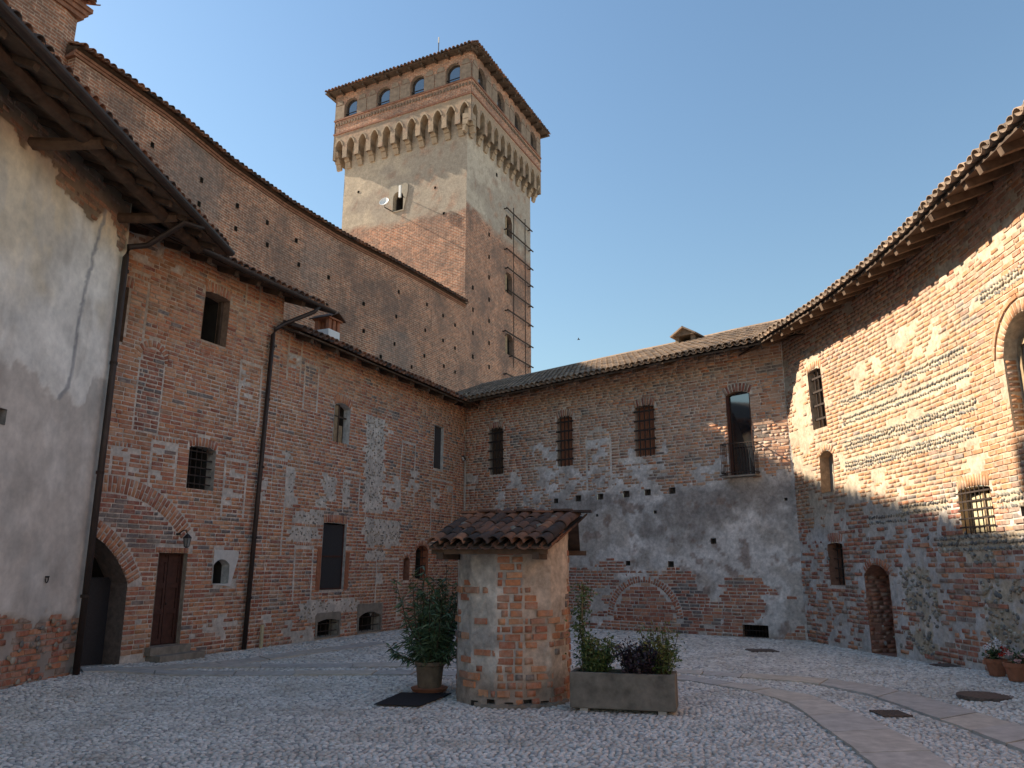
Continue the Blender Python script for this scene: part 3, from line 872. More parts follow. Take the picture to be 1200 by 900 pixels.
def left_mask(u, z):
    m = patch_mask(u, z, pat, 4.0, .09, 3)
    m = np.maximum(m, patch_mask(u, z, pat_part, 4.0, .12, 13) * sstep(.54, .58, fbm(u * 6.5, z * 8, 19)))
    m = np.maximum(m, sstep(.76, .80, fbm(u * 1.4, z * 1.4, 21)) * sstep(.52, .60, fbm(u * 6, z * 6, 23)))
    m = np.maximum(m, sstep(.60, .63, fbm(u * 1.1, z * 1.6, 31) * .6 + fbm(u * 7, z * 8, 33) * .4) * (1 - sstep(.55, 1.0, z)))
    return m
def left_fn(u, z):
    m = left_mask(u, z); n1 = fbm(u * 9, z * 9, 2)
    d = -.006 + (n1 - .5) * .006 + m * (.009 + (fbm(u * 5, z * 5, 8) - .5) * .012)
    top = sstep(5.8, 7.2, z + fbm(u, z, 4) * .8)
    c = mixcol(np.tile((.60, .52, .45), (len(u), 1)), np.tile((.46, .33, .23), (len(u), 1)), top * .8)
    c = mixcol(c, np.tile((.57, .51, .45), (len(u), 1)), m)
    c = c * (.75 + .5 * fbm(u * 2.3, z * 2.3, 12))[:, None]
    return d, c, None
def left_pal(u, z, n, r):
    ci = pick(r.random(n), [0, 1, 2, 3, 5, 7, 8, 4], [6.5, 6, 3.5, 1.5, 2.2, .25, .3, .5])
    top = fbm(u * .9, z * .9, 41) + sstep(5.5, 8, z) * .22 > .60
    ci = np.where(top & (r.random(n) < .75), pick(r.random(n), [0, 5, 11, 13, 6], [4, 3, 2, 1.5, 1]), ci)
    dk = fbm(u * 1.5, z * 3.2, 51) > .69
    ci = np.where(dk & (r.random(n) < .55), pick(r.random(n), [7, 8, 9, 20], [3, 2, 1, 2]), ci)
    inn = niche.inside(u, z); ci = np.where(inn, pick(r.random(n), [3, 4, 2, 7], [4, 3, 2, 1.5]), ci)
    rb = (np.hypot(u - bu, z - bz) < br_) & (z > bz) & (z > 1.9)
    ci = np.where(rb, pick(r.random(n), [3, 4, 7, 8, 20, 2], [3, 3, 2.5, 2, 1.5, 1.5]), ci)
    lo = z < 1.6 + fbm(u, z, 61) * .8
    ci = np.where(lo & (r.random(n) < .4), pick(r.random(n), [2, 3, 18, 16], [3, 2, 2, 2]), ci)
    return ci
uS = LW.hit(333, 362)[0]                                  # where the taller part of the wing ends
wallL = sheet('wall', LW, .6, uS, -.3, E_TOP_U, .055, LOPS, left_fn, M['mortar'], left)
wallL2 = sheet('wall', LW, uS, LW.len + .12, -.3, E_TOP_L, .055, LOPS, left_fn, M['mortar'], left)
rl = np.random.default_rng(21)
Bl = np.concatenate([courses(LW, .6, uS, 0, E_TOP_U - .1, exL, seed=1), courses(LW, uS, LW.len - .01, 0, E_TOP_L - .06, exL, seed=2)])
nin = courses(LW, niche.u0, niche.u1, niche.z0, niche.top, [], seed=5); nin = nin[niche.inside(nin[:, 0], nin[:, 1])]
Bl = np.concatenate([Bl, nin])
Bl = Bl[left_mask(Bl[:, 0], Bl[:, 1]) < .5]
cl = left_pal(Bl[:, 0], Bl[:, 1], len(Bl), rl)
for p_ in seams: heads.append((Op(p_[0] + .08, p_[1] - .08, p_[2], p_[3]), .10))
Vl = [voussoirs(o, t) for o, t in heads] + ringN + [ringS.bricks(), ringB.bricks()]
Vl.append(np.array([(oDoor.u0 - .06 + i * .062, oDoor.z1 + .055, .048, .10, 0, .012) for i in range(int((oDoor.u1 - oDoor.u0 + .14) / .062))]))
Vl = np.concatenate(Vl)
in_arch = oArch.inside(Vl[:, 0], Vl[:, 1]); Vl = Vl[~in_arch]
cv = pick(rl.random(len(Vl)), [0, 1, 2, 5, 3], [4, 4, 3, 2, 1.5])
lay_bricks(LW, np.concatenate([Bl, Vl]), np.concatenate([cl, cv]), wallL, 300, 3, hide=lambda px, py: px < 112 + (560 - py) * .1)
# pebbles in the mortar patches
def strew(w, u0, u1, z0, z1, n, size, seed, cond=None):
    r = np.random.default_rng(seed); out = []
    for _ in range(n):
        u, z = r.uniform(u0, u1), r.uniform(z0, z1)
        if cond is not None and cond(np.array([u]), np.array([z]))[0] < .5: continue
        s = r.uniform(*size); out.append((u, z, s, s * r.uniform(.6, .9), r.uniform(-.6, .6)))
    return out
st = []
for k, p in enumerate(pat):
    st += strew(LW, p[0] - .1, p[1] + .1, p[2] - .1, p[3] + .1, int((p[1] - p[0]) * (p[3] - p[2]) * 150), (.018, .045), 100 + k, left_mask)
wall_stones('patch_stones', LW, st, wallL, 4, .02)

window(left, LW, oA, depth=.35, label='dark empty window under the upper gutter')
wpart('frame', LW, [(oA.u1 - .07, oA.u1, oA.z0, oA.z1, -.18, -.26)], 'old_wood', left)
window(left, LW, oA0, depth=.3)
wpart('frame', LW, [(oA0.u1 - .08, oA0.u1, oA0.z0, oA0.z1, -.12, -.2)], 'old_wood', left)
window(left, LW, oB, depth=.25, grille=(4, 5, -.1, .011), rcol=(.45, .40, .36), label='small iron-grilled window above the arch')
# carved double door
dr = window(left, LW, oDoor, depth=.22, rcol=(.36, .28, .22), back=('door_lining', 'door_wood'), name='door', label='dark carved wooden double door')
um = oDoor.uc
for s, e in ((oDoor.u0 + .03, um - .008), (um + .008, oDoor.u1 - .03)):
    lf = wpart('door_leaf', LW, [(s, e, oDoor.z0 + .01, oDoor.z1 - .03, -.15, -.19)], 'door_wood', dr)
    hh = oDoor.z1 - oDoor.z0; sw = .05
    wpart('stiles', LW, [(s, s + sw, oDoor.z0 + .01, oDoor.z1 - .03, -.13, -.15), (e - sw, e, oDoor.z0 + .01, oDoor.z1 - .03, -.13, -.15)] +
          [(s + sw, e - sw, oDoor.z0 + hh * f - .05, oDoor.z0 + hh * f + .05, -.13, -.15) for f in (.04, .36, .64, .93)], 'door_wood', dr)
MB().lathe([(.012, 0), (.022, .02), (.018, .04)], tuple(LW.pos(um + .04, oDoor.z0 + .75, -.125)), 10).build('door_knob', M['rust'], dr)
wpart('frame', LW, [(oDoor.u0, oDoor.u0 + .03, oDoor.z0, oDoor.z1, -.1, -.2), (oDoor.u1 - .03, oDoor.u1, oDoor.z0, oDoor.z1, -.1, -.2), (oDoor.u0 + .03, oDoor.u1 - .03, oDoor.z1 - .03, oDoor.z1, -.1, -.2)], 'door_wood', dr)
wpart('doorstep', LW, [(oDoor.u0 - .12, oDoor.u1 + .15, .13, .275, .16, -.2)], 'doorstep', left)
wpart('doorstep', LW, [(oDoor.u0 - .08, oDoor.u1 + .32, -.05, .13, .38, -.05)], 'doorstep', left)
# plastered niche window
nw = window(left, LW, oNi, depth=.2, rcol=(.60, .56, .52))
fr = rect_px(LW, 249, 645, 278, 687)
hh_ = Op(fr[0], fr[1], fr[2], fr[3])
def frame_plate(w, o, box, d, mat, parent, name):
    P = o.outline(12); m = MB(); Q = []
    for u, z in P:
        Q.append((u, z))
    n = len(Q); O = []
    for u, z in Q:
        du, dz_ = u - o.uc, z - (o.z0 + o.top) / 2
        k = min(((box[1] if du > 0 else box[0]) - o.uc) / du if abs(du) > 1e-4 else 1e9, ((box[3] if dz_ > 0 else box[2]) - (o.z0 + o.top) / 2) / dz_ if abs(dz_) > 1e-4 else 1e9)
        O.append((o.uc + du * k, (o.z0 + o.top) / 2 + dz_ * k))
    V = [w.pos(u, z, d) for u, z in Q] + [w.pos(u, z, d) for u, z in O] + [w.pos(u, z, -.02) for u, z in Q] + [w.pos(u, z, -.02) for u, z in O]
    F = []
    for i in range(n):
        j = (i + 1) % n; F += [(i, j, n + j, n + i), (n + i, n + j, 3 * n + j, 3 * n + i), (j, i, 2 * n + i, 2 * n + j)]
    return m.add(V, F).build(name, M[mat], parent)
frame_plate(LW, oNi, fr, .02, 'white_plaster', nw, 'plaster_surround')
# window with half-broken shutter
wc = window(left, LW, oC, depth=.22, rcol=(.62, .60, .58), label='window with a weathered half-open shutter')
wpart('shutter', LW, [(oC.u0 + .01, oC.uc - .03, oC.z0, oC.z1 + .04, -.12, -.15)], 'pale_wood', wc)
wpart('shutter', LW, [(oC.uc + .0, oC.u1 - .12, oC.z0 + .0, oC.z0 + .5, -.15, -.18)], 'pale_wood', wc)
wpart('mullion', LW, [(oC.uc - .025, oC.uc + .01, oC.z0, oC.z1 + .06, -.1, -.16), (oC.u0, oC.u1, oC.z1 - .28, oC.z1 - .24, -.11, -.15)], 'old_wood', wc)
# tall screened window
wd = window(left, LW, oD, depth=.2, rcol=(.55, .50, .46), label='tall dark window with a fine mesh screen')
wpart('mesh_screen', LW, [(oD.u0 + .04, oD.u1 - .05, oD.z0 + .04, (oD.z0 + oD.z1) / 2 - .02, -.08, -.1)], 'mesh_screen', wd)
wpart('mesh_screen', LW, [(oD.u0 + .04, oD.u1 - .05, (oD.z0 + oD.z1) / 2 + .02, oD.z1 - .02, -.08, -.1)], 'mesh_screen', wd)
wpart('frame', LW, [(oD.u0, oD.u0 + .04, oD.z0, oD.z1, -.06, -.11), (oD.u1 - .05, oD.u1 - .01, oD.z0, oD.z1, -.06, -.11), (oD.u0 + .04, oD.u1 - .05, oD.z0, oD.z0 + .04, -.06, -.11), (oD.u0 + .04, oD.u1 - .05, (oD.z0 + oD.z1) / 2 - .02, (oD.z0 + oD.z1) / 2 + .02, -.06, -.11)], 'door_wood', wd)
for s in (-1, 1):
    e = oD.u0 - .17 if s < 0 else oD.u1 + .02
    wpart('jamb_strip', LW, [(e, e + .15, oD.z0, oD.z0 + .95 - (0 if s > 0 else -.1), .016, -.02)], 'terracotta', wd)
we = window(left, LW, oEw, depth=.12, rcol=(.55, .52, .48), back=('shutter', 'grey_shutter'), label='narrow window closed by a dark shutter')
for o in (oc1, oc2):
    wv = window(left, LW, o, depth=.3, grille=(3, 2, -.06, .009), name='cellar_window', rcol=(.42, .36, .30))
    frame_plate(LW, o, (o.u0 - .08, o.u1 + .08, o.z0 - .03, o.top + (.22 if o is oc2 else .16)), .018, 'doorstep', wv, 'stone_surround')
window(left, LW, oF, depth=.28, rcol=(.45, .16, .09), label='arched red-brick window behind the oleander', grille=(3, 4, -.1, .01))
window(left, LW, oG, depth=.2, rcol=(.33, .15, .1))
# arched passage
ps = window(left, LW, oArch, depth=.55, rcol=(.24, .18, .15), name='passage', label='dark arched passage at the left end')
wpart('passage_door', LW, [(oArch.uc + .1, oArch.u1 - .02, .02, oArch.z1 + .1, -.42, -.47)], 'mesh_screen', ps)
# eaves of the taller part
zU = lambda u: 8.17
zLo = lambda u: 7.36 - .0105 * (u - uS)
PIT = RAD(20)
uG = LW.hit(388, 366, .65)[0]
eave_deck(LW, .6, uG, .65, zU, PIT, 7.2, left)
rafters(LW, .9, uG - .3, .75, .65, zU, PIT, left, seed=3)
roof_tiles(LW, .6, uG, .62, lambda u: zU(u) + .02, PIT, 3, left, M['tile'], M['tile_one'], 40, seed=4)
def gutter(w, u0, u1, d, z, parent, r=.075, n=10, drop=.0):
    uu = np.linspace(u0, u1, n); V = []; F = []; k = 9
    for i, u in enumerate(uu):
        for rr in (r, r - .008):
            for a in np.linspace(math.pi, 2 * math.pi, k):
                V.append(w.pos(u, z + rr * math.sin(a) - drop * i / n, d + rr * math.cos(a)))
    K2 = 2 * k
    for i in range(n - 1):
        for j in range(k - 1):
            F.append((i * K2 + j, i * K2 + j + 1, (i + 1) * K2 + j + 1, (i + 1) * K2 + j)); F.append((i * K2 + k + j, (i + 1) * K2 + k + j, (i + 1) * K2 + k + j + 1, i * K2 + k + j + 1))
        for j in (0, k - 1):
            F.append((i * K2 + j, (i + 1) * K2 + j, (i + 1) * K2 + k + j, i * K2 + k + j))
    for b in (0, (n - 1) * K2): F.append(tuple(b + j for j in range(k)))
    return mesh_obj('gutter', V, F, M['gutter'], parent)
gutter(LW, 1.2, uG + .03, .70, 8.17, left, drop=.03)
uP = LW.hit(318, 388)[0]; uP0 = LW.hit(282, 762)[0]
dp = MB()
dp.tube([LW.pos(uG - .55, 8.10, .70), LW.pos(uG - .62, 7.95, .62), LW.pos(uP + .25, 7.55, .2), LW.pos(uP + .03, 7.35, .12), LW.pos(uP - .02, 7.2, .1), LW.pos((uP + uP0) / 2 - .02, 3.6, .1), LW.pos(uP0, .02, .1)], .052, 10)
dpo = dp.build('downpipe', M['gutter'], left, smooth=True)
for z in (1.1, 2.4, 4.0, 5.6, 6.9):
    u = uP0 + (uP - uP0) * z / 7.2
    MB().tube([LW.pos(u, z - .02, .1), LW.pos(u, z + .02, .1)], .062, 10).build('pipe_clip', M['rust'], dpo)
# return wall of the taller part above the lower roof
RT = Wall([LW.pos(uS, 0, 0)[:2], LW.pos(uS, 0, -7)[:2]])
sheet('return_wall', RT, 0, 7, 7.2, 8.5, .25, [], lambda u, z: (np.zeros_like(u), np.tile((.4, .22, .14), (len(u), 1)), np.ones_like(u)), M['far'], left)
# lower roof
eave_deck(LW, uS - .05, LW.len + .3, .6, zLo, PIT, 7.0, left)
rafters(LW, uS + .5, LW.len - .5, .95, .6, zLo, PIT, left, seed=5)
roof_tiles(LW, uS, LW.len + .1, .62, lambda u: zLo(u) + .0, PIT, 5, left, M['tile'], M['tile_one'], 180, seed=6)
# chimney on the lower roof
cu, cz = LW.hit(383, 396, -.6)
chim = thing('chimney', 'small brick chimney with white base on the left lower roof', 'chimney', tuple(LW.pos(cu, cz, -.6)))
def local(t, P): return [tuple(Vector(p) - Vector(t.location)) for p in P]
yawL = LW.yaw(1)
c0 = Vector((0, 0, 0))
MB().box((0, 0, .02), (.5, .5, .32), yawL).build('base', M['white_paint'], chim)
for sx in (-.19, 0, .19):
    for sy in (-.19, .19):
        p = Matrix.Rotation(yawL, 3, 'Z') @ Vector((sx, sy, 0)); MB().box((p.x, p.y, .33), (.11, .11, .3), yawL).build('pillar', M['terracotta'], chim)
MB().box((0, 0, .5), (.6, .6, .05), yawL).build('cap_slab', M['terracotta'], chim)
for s in (-1, 1):
    p = Matrix.Rotation(yawL, 3, 'Z') @ Vector((s * .17, 0, .60)); m = MB()
    P = []
    for z in (-.015, .015):
        for (x, y) in ((-.2, -.38), (.2, -.38), (.2, .38), (-.2, .38)):
            q = Matrix.Rotation(yawL, 3, 'Z') @ Matrix.Rotation(s * .5, 3, 'Y') @ Vector((x, y, z)); P.append(q + p)
    m.hexa(P).build('cap_tile', M['tile_one'], chim)

# ================================================================== REAR WING
rear = thing('rear_wing', 'rear brick wing with three grilled windows, grey plaster patch and tiled roof', 'building', (float(K[0]), float(K[1]), 0))
zB = lambda u: 7.30 + .018 * u
PB2 = RAD(22)
BOV = .9
b1 = op_px(BW, [(573, 502), (589, 501), (590, 555), (574, 556)], .05)
b2 = op_px(BW, [(652, 489), (670, 487), (672, 545), (654, 547)], .05)
b3 = op_px(BW, [(743, 476), (766, 474), (768, 533), (745, 535)], .05)
bd = op_px(BW, [(850, 461), (877, 457), (886, 556), (857, 558)], .09)
bg_ = op_px(BW, [(870, 733), (900, 732), (901, 747), (871, 747)])
bni = op_px(BW, [(687, 505), (714, 503), (716, 590), (690, 592)]); bni = Op(bni.u0, bni.u1, bni.z0, bni.z1 - .33, .33)
holes = []
for x, y, s in [(652, 587, .1), (678, 584, .13), (704, 582, .12), (734, 579, .13), (759, 577, .12), (788, 575, .12), (836, 634, .10), (736, 660, .09), (786, 661, .11), (768, 600, .06), (921, 585, .05), (700, 604, .05)]:
    u, z = BW.hit(x, y); s *= .82; holes.append(Op(u - s, u + s, z - s * .9, z + s * .9))
BOPS = [b1, b2, b3, bd, bg_] + holes
bheads = [(b1, .22), (b2, .24), (b3, .25), (bd, .24)]
au, az_, ar = circle3(BW.hit(722, 706), BW.hit(755, 683), BW.hit(787, 706))
ringA = Ring(au, az_, ar, .2, .05, math.pi - .05)
class FullRing(Ring):
    def span(s, z):
        dz = z - s.zc
        if dz < 0 or dz >= s.r + s.th: return None
        wo = math.sqrt((s.r + s.th) ** 2 - dz * dz); return (s.uc - wo, s.uc + wo) if dz > s.r else (s.uc + math.sqrt(s.r ** 2 - dz * dz), s.uc + wo)
exB = BOPS + [head_zone(o, t) for o, t in bheads] + [bni.grow(.05), FullRing(au, az_, ar, .2, 0, 0), LeftRing(au, az_, ar, .2, 0, 0)]
bpat = [rect_px(BW, *q) for q in [(624, 520, 658, 600), (735, 545, 770, 575), (770, 510, 780, 560), (733, 500, 742, 550), (690, 515, 712, 552)]]
u_gp = BW.hit(678, 620)[0]
def rear_mask(u, z):
    n1 = fbm(u * .9, z * .9, 71); n2 = fbm(u * 3.5, z * 3.5, 73)
    n3 = fbm(u * 9, z * 9, 75); up = 3.95 + (n2 - .5) * .5 + (n3 - .5) * .35 + sstep(8.6, 11, u) * .25
    lo = 1.62 + (n1 - .5) * 1.5 + (n2 - .5) * .6 + (n3 - .5) * .4 - .35 * sstep(7.5, 9, u)
    g = (1 - sstep(up - .03, up + .03, z)) * sstep(lo - .03, lo + .03, z) * sstep(u_gp - .9, u_gp - .7, u + (n2 - .5))
    low = sstep(.53, .56, fbm(u * 1.3, z * 1.3, 77) * .75 + n3 * .25) * (1 - sstep(1.55, 1.7, z))
    a, b = BW.hit(790, 690)[0], BW.hit(820, 690)[0]
    low = low * (1 - band(a, b, u, .05)) * (1 - ((np.hypot(u - au, z - az_) < ar + .15) & (z > az_ + .1)))
    w2 = sstep(.57, .60, fbm(u * 1.8, z * 1.8, 79) * .6 + n3 * .4) * band(3.6, 4.9, z, .3)
    return np.maximum.reduce([g, low, w2, patch_mask(u, z, bpat, 4, .12, 6) * sstep(.47, .52, fbm(u * 5, z * 5, 3))])
def rear_fn(u, z):
    m = rear_mask(u, z); N = len(u)
    d = -.006 + (fbm(u * 9, z * 9, 2) - .5) * .006 + m * (.012 + (fbm(u * 3, z * 3, 8) - .5) * .025)
    c = np.tile((.60, .52, .44), (N, 1)); c = mixcol(c, np.tile((.62, .56, .51), (N, 1)), sstep(5.2, 4.2, z) * .7)
    dark = sstep(.44, .58, fbm(u * .7 + 3, z * 1.1, 91) * .75 + fbm(u * 4, z * 4, 92) * .25 + (z - 3.05) * .20) * (1 - sstep(3.9, 4.3, z + fbm(u * 3, z * 3, 7) * .3))
    pc = mixcol(np.tile((.68, .63, .59), (N, 1)), np.tile((.26, .225, .20), (N, 1)), dark * (.6 + .3 * fbm(u * 5, z * 5, 6)))
    pc = mixcol(pc, np.tile((.42, .36, .31), (N, 1)), sstep(.52, .64, fbm(u * 1.6, z * 1.6, 95)) * .7 * (1 - dark))
    st_ = sstep(.66, .7, fbm(u * 2.6, z * 2.6, 99)); pc = mixcol(pc, np.tile((.30, .21, .17), (N, 1)), st_ * .7)
    c = mixcol(c, pc, m)
    c = c * (.72 + .56 * fbm(u * 2.7, z * 2.7, 12))[:, None]
    return d, c, None
def rear_pal(u, z, n, r):
    ci = pick(r.random(n), [16, 17, 18, 0, 5, 19, 6], [4, 4, 3.5, 1.5, 1.5, 3, 2])
    ci = np.where((z < 2.2) & (r.random(n) < .85), pick(r.random(n), [2, 3, 1, 4, 18], [4, 3, 2, 1.5, 1.5]), ci)
    ci = np.where((u < 2.2 + fbm(u, z, 3)) & (z > 2) & (r.random(n) < .6), pick(r.random(n), [0, 1, 18, 2], [3, 3, 2, 2]), ci)
    a, b = BW.hit(790, 690)[0], BW.hit(820, 690)[0]
    ci = np.where((u > a) & (u < b) & (z < 1.5), pick(r.random(n), [3, 4, 7, 9, 2], [3, 3, 2, 1.5, 2]), ci)
    ci = np.where((fbm(u * 1.5, z * 3, 53) > .68) & (r.random(n) < .5), pick(r.random(n), [20, 8, 21], [2, 1, 2]), ci)
    return ci
wallB = sheet('wall', BW, -.12, BW.len + .12, -.3, 7.75, .055, BOPS, rear_fn, M['mortar'], rear)
rb_ = np.random.default_rng(31)
Bb = courses(BW, .01, BW.len - .01, 0, 7.7, exB, seed=8)
nin = courses(BW, bni.u0, bni.u1, bni.z0, bni.top, [], seed=15, course=.086); nin = nin[bni.inside(nin[:, 0], nin[:, 1])]
inn = courses(BW, au - ar, au + ar, az_, az_ + ar, [], seed=16, course=.1); inn = inn[np.hypot(inn[:, 0] - au, inn[:, 1] - az_) < ar - .04]
Bb = Bb[~((np.hypot(Bb[:, 0] - au, Bb[:, 1] - az_) < ar + .02) & (Bb[:, 1] > az_))]
Bb = np.concatenate([Bb, nin, inn]); Bb = Bb[rear_mask(Bb[:, 0], Bb[:, 1]) < .5]
cb = rear_pal(Bb[:, 0], Bb[:, 1], len(Bb), rb_)
Vb = np.concatenate([voussoirs(o, t) for o, t in bheads] + [ringA.bricks(.075)])
Vb = Vb[~((Vb[:, 1] < 1.6) & (rear_mask(Vb[:, 0], Vb[:, 1]) > .5))]
cvb = np.where(Vb[:, 1] < 2, pick(rb_.random(len(Vb)), [2, 1, 3], [2, 2, 1]), pick(rb_.random(len(Vb)), [18, 4, 16, 21], [3, 2, 2, 2]))
lay_bricks(BW, np.concatenate([Bb, Vb]), np.concatenate([cb, cvb]), wallB, 300, 9, hide=lambda px, py: (px < 690) & (py > 590))
for h_ in holes:
    V, F = reveal_mesh(BW, h_, .004, -.22, True); mesh_obj('beam_hole', V, F, M['mortar'], wallB, col=np.tile((.16, .14, .13), (len(V), 1)))
for o, dk in ((b1, True), (b2, False), (b3, False)):
    wv = window(rear, BW, o, depth=.24, rcol=(.45, .38, .32), grille=(3, 5, .0, .02), back=('wood_infill', 'beam_wood'))
    n = 4
    for i in range(n):
        a = o.u0 + i * (o.u1 - o.u0) / n; top = o.z1 - (.35 if dk else -.03)
        wpart('plank', BW, [(a + .006, a + (o.u1 - o.u0) / n - .006, o.z0, top, -.17, -.215)], 'terracotta' if not dk else 'beam_wood', wv)
# balcony door
wv = window(rear, BW, bd, depth=.16, rcol=(.2, .13, .09), back=('pane', 'glass'), name='balcony_door', label='tall glazed balcony door mirroring sky and roof')
wpart('frame', BW, [(bd.u0, bd.u0 + .045, bd.z0, bd.z1, -.03, -.13), (bd.u1 - .03, bd.u1, bd.z0, bd.z1, -.03, -.13)], 'door_wood', wv)
bal = MB(); zb0, zb1 = bd.z0 - .02, bd.z0 + .82; ua_, ub_ = bd.u0 - .12, bd.u1 + .14; db = .34
balc = wpart('balcony', BW, [(ua_, ub_, zb0 - .04, zb0, db, -.02)], 'doorstep', rear); balc['label'] = 'shallow iron balcony of the glazed door'
for zz in (zb0 + .06, zb1):
    wpart('rail', BW, [(ua_, ub_, zz, zz + .025, db, db - .025), (ua_, ua_ + .025, zz, zz + .025, db - .025, -.02), (ub_ - .025, ub_, zz, zz + .025, db - .025, -.02)], 'rust', balc)
nb = 12
for i in range(nb + 1):
    u = ua_ + .012 + i * (ub_ - ua_ - .025) / nb; MB().tube([BW.pos(u, zb0, db - .0125), BW.pos(u, zb1, db - .0125)], .008, 6).build('baluster', M['rust'], balc)
for u in (ua_ + .0125, ub_ - .0125):
    for dd in (.07, .15, .23): MB().tube([BW.pos(u, zb0, dd), BW.pos(u, zb1, dd)], .008, 6).build('baluster', M['rust'], balc)
window(rear, BW, bg_, depth=.12, rcol=(.3, .2, .15), grille=(7, 1, -.03, .008), name='cellar_grate')
# roof
RUN = 4.4; T22 = math.tan(PB2)
def back_prof(u):
    z = zB(u) - .03
    return [(BOV - .04, z), (BOV - RUN, z + (RUN - .04) * T22), (BOV - 2 * RUN, z - .2), (BOV - 2 * RUN, z - .3), (BOV - RUN, z + (RUN - .04) * T22 - .06), (BOV - .04, z - .05)]
ruled('roof_deck', BW, np.linspace(-3.2, BW.len + 1.4, 20), back_prof, rear, M['old_wood'])
rafters(BW, .7, BW.len - .3, .95, BOV, zB, PB2, rear, seed=8)
def bclip(u, d):
    p = BW.pos(u, 0, d)[:2]
    if (p - L0) @ NLI > -.55 and d > -.2 and u < 0: return False
    q = p - R
    if u > BW.len - .2 and d > -.4 and (q @ RW.N[0]) < .35 + 0: 
        return (q @ RW.N[0]) > -.9 or d < .3
    return True
roof_tiles(BW, -2.4, BW.len + .9, BOV, zB, PB2, 13, rear, M['tile_pale'], M['tile_pale_one'], 300, seed=9, clip=bclip)
ruled('ridge_cap', BW, np.linspace(-2.4, BW.len + .9, 20), lambda u: [(BOV - RUN + .16, zB(u) + (RUN - .2) * T22 + .10), (BOV - RUN, zB(u) + RUN * T22 + .16), (BOV - RUN - .16, zB(u) + (RUN - .2) * T22 + .10), (BOV - RUN, zB(u) + RUN * T22 + .02)], rear, M['tile_pale'])
cu, cz = BW.hit(806, 404, BOV - RUN + .35)
rch = thing('chimney', 'small gabled brick chimney on the sunlit ridge of the rear roof', 'chimney', tuple(BW.pos(cu, cz - .15, BOV - RUN + .35)))
yb = BW.yaw(1); RZ = Matrix.Rotation(yb, 3, 'Z')
MB().box((0, 0, .05), (.75, .5, .28), yb).build('base', M['old_pot'], rch)
for sx in (-.28, .28):
    for sy in (-.17, .17):
        p = RZ @ Vector((sx, sy, .3)); MB().box(p, (.13, .13, .26), yb).build('pillar', M['old_pot'], rch)
for s in (-1, 1):
    P = []
    for z in (-.025, .025):
        for (x, y) in ((-.28, -.4), (.28, -.4), (.28, .4), (-.28, .4)):
            P.append(RZ @ (Matrix.Rotation(s * .55, 3, 'Y') @ Vector((x, y, z)) + Vector((s * .22, 0, .56))))
    MB().hexa(P).build('cap_tile', M['tile_pale_one'], rch)
MB().hexa([RZ @ Vector(p) for p in ((-.42, -.3, .42), (.42, -.3, .42), (.42, .3, .42), (-.42, .3, .42), (-.06, -.3, .66), (.06, -.3, .66), (.06, .3, .66), (-.06, .3, .66))]).build('gable', M['old_pot'], rch)
sk0, skz = BW.hit(862, 397, BOV - RUN + .5)
wpart('red_ridge_tile', BW, [(sk0 - .55, sk0 + .45, skz + .0, skz + .10, BOV - RUN + .62, BOV - RUN + .3)], 'terracotta', rear)
# floodlight in the corner
fu, fz = BW.hit(545, 538)
fl = thing('floodlight', 'small square floodlight fixed in the corner of left and rear walls', 'lamp', tuple(BW.pos(fu + .06, fz, .16)))
MB().box((0, 0, 0), (.22, .08, .18), yb - .5, .5).build('housing', M['dark_metal'], fl)
MB().box((-.02, -.045, -.02), (.17, .02, .13), yb - .5, .5).build('lens', M['white_paint'], fl)
MB().beam((0, 0, .02), tuple(Vector(BW.pos(fu + .03, fz, 0.0)) - Vector(fl.location)), .03, .03).build('bracket', M['dark_metal'], fl)
MB().tube([tuple(Vector(BW.pos(.05, z, .03)) - Vector(fl.location)) for z in (fz, 3.2)], .012, 6).build('conduit', M['white_plaster'], fl)

# ================================================================== RIGHT WING
right = thing('curved_wing', 'curved sunlit brick wing on the right with cobble bands and grilled windows', 'building', (float(R[0]), float(R[1]), 0))
ROV = .84
zR = lambda u: 7.52
PR = RAD(20)
r1 = op_px(RW, [(946, 437), (961, 429), (969, 499), (953, 503)], .06)
r2 = op_px(RW, [(959, 530), (973, 526), (979, 574), (962, 579)], .14)
r3 = op_px(RW, [(1120, 573), (1159, 568), (1166, 622), (1130, 626)], .04)
r4 = op_px(RW, [(970, 637), (987, 635), (992, 685), (975, 686)], .04)
ur = RW.hit(1017, 700)[0]; ur2 = RW.hit(1047, 715)[0]
ztop_ = RW.hit(1029, 662)[1]
r5 = Op(ur, ur2, 0.0, ztop_ - .22, .22)
h5 = RW.hit(1174, 430); hb = RW.hit(1182, 508); ht = RW.hit(1200, 368)
au0 = RW.hit(1173, 400)[0]
r6 = Op(au0, au0 + 1.25, hb[1], ht[1] - .50, .55)
r7u, r7z = RW.hit(1197, 597)
r7 = Op(r7u - .03, r7u + .2, r7z - .1, r7z + .1)
ROPS = [r1, r2, r3, r4, r5, r6, r7]
rheads = [(r1, .2), (r2, .16), (r3, .22), (r4, .24), (r5, .16), (r6, .30)]
o6 = Op(r6.u0 - .29, r6.u1 + .29, r6.z1 - .1, r6.z1, r6.r + .31)
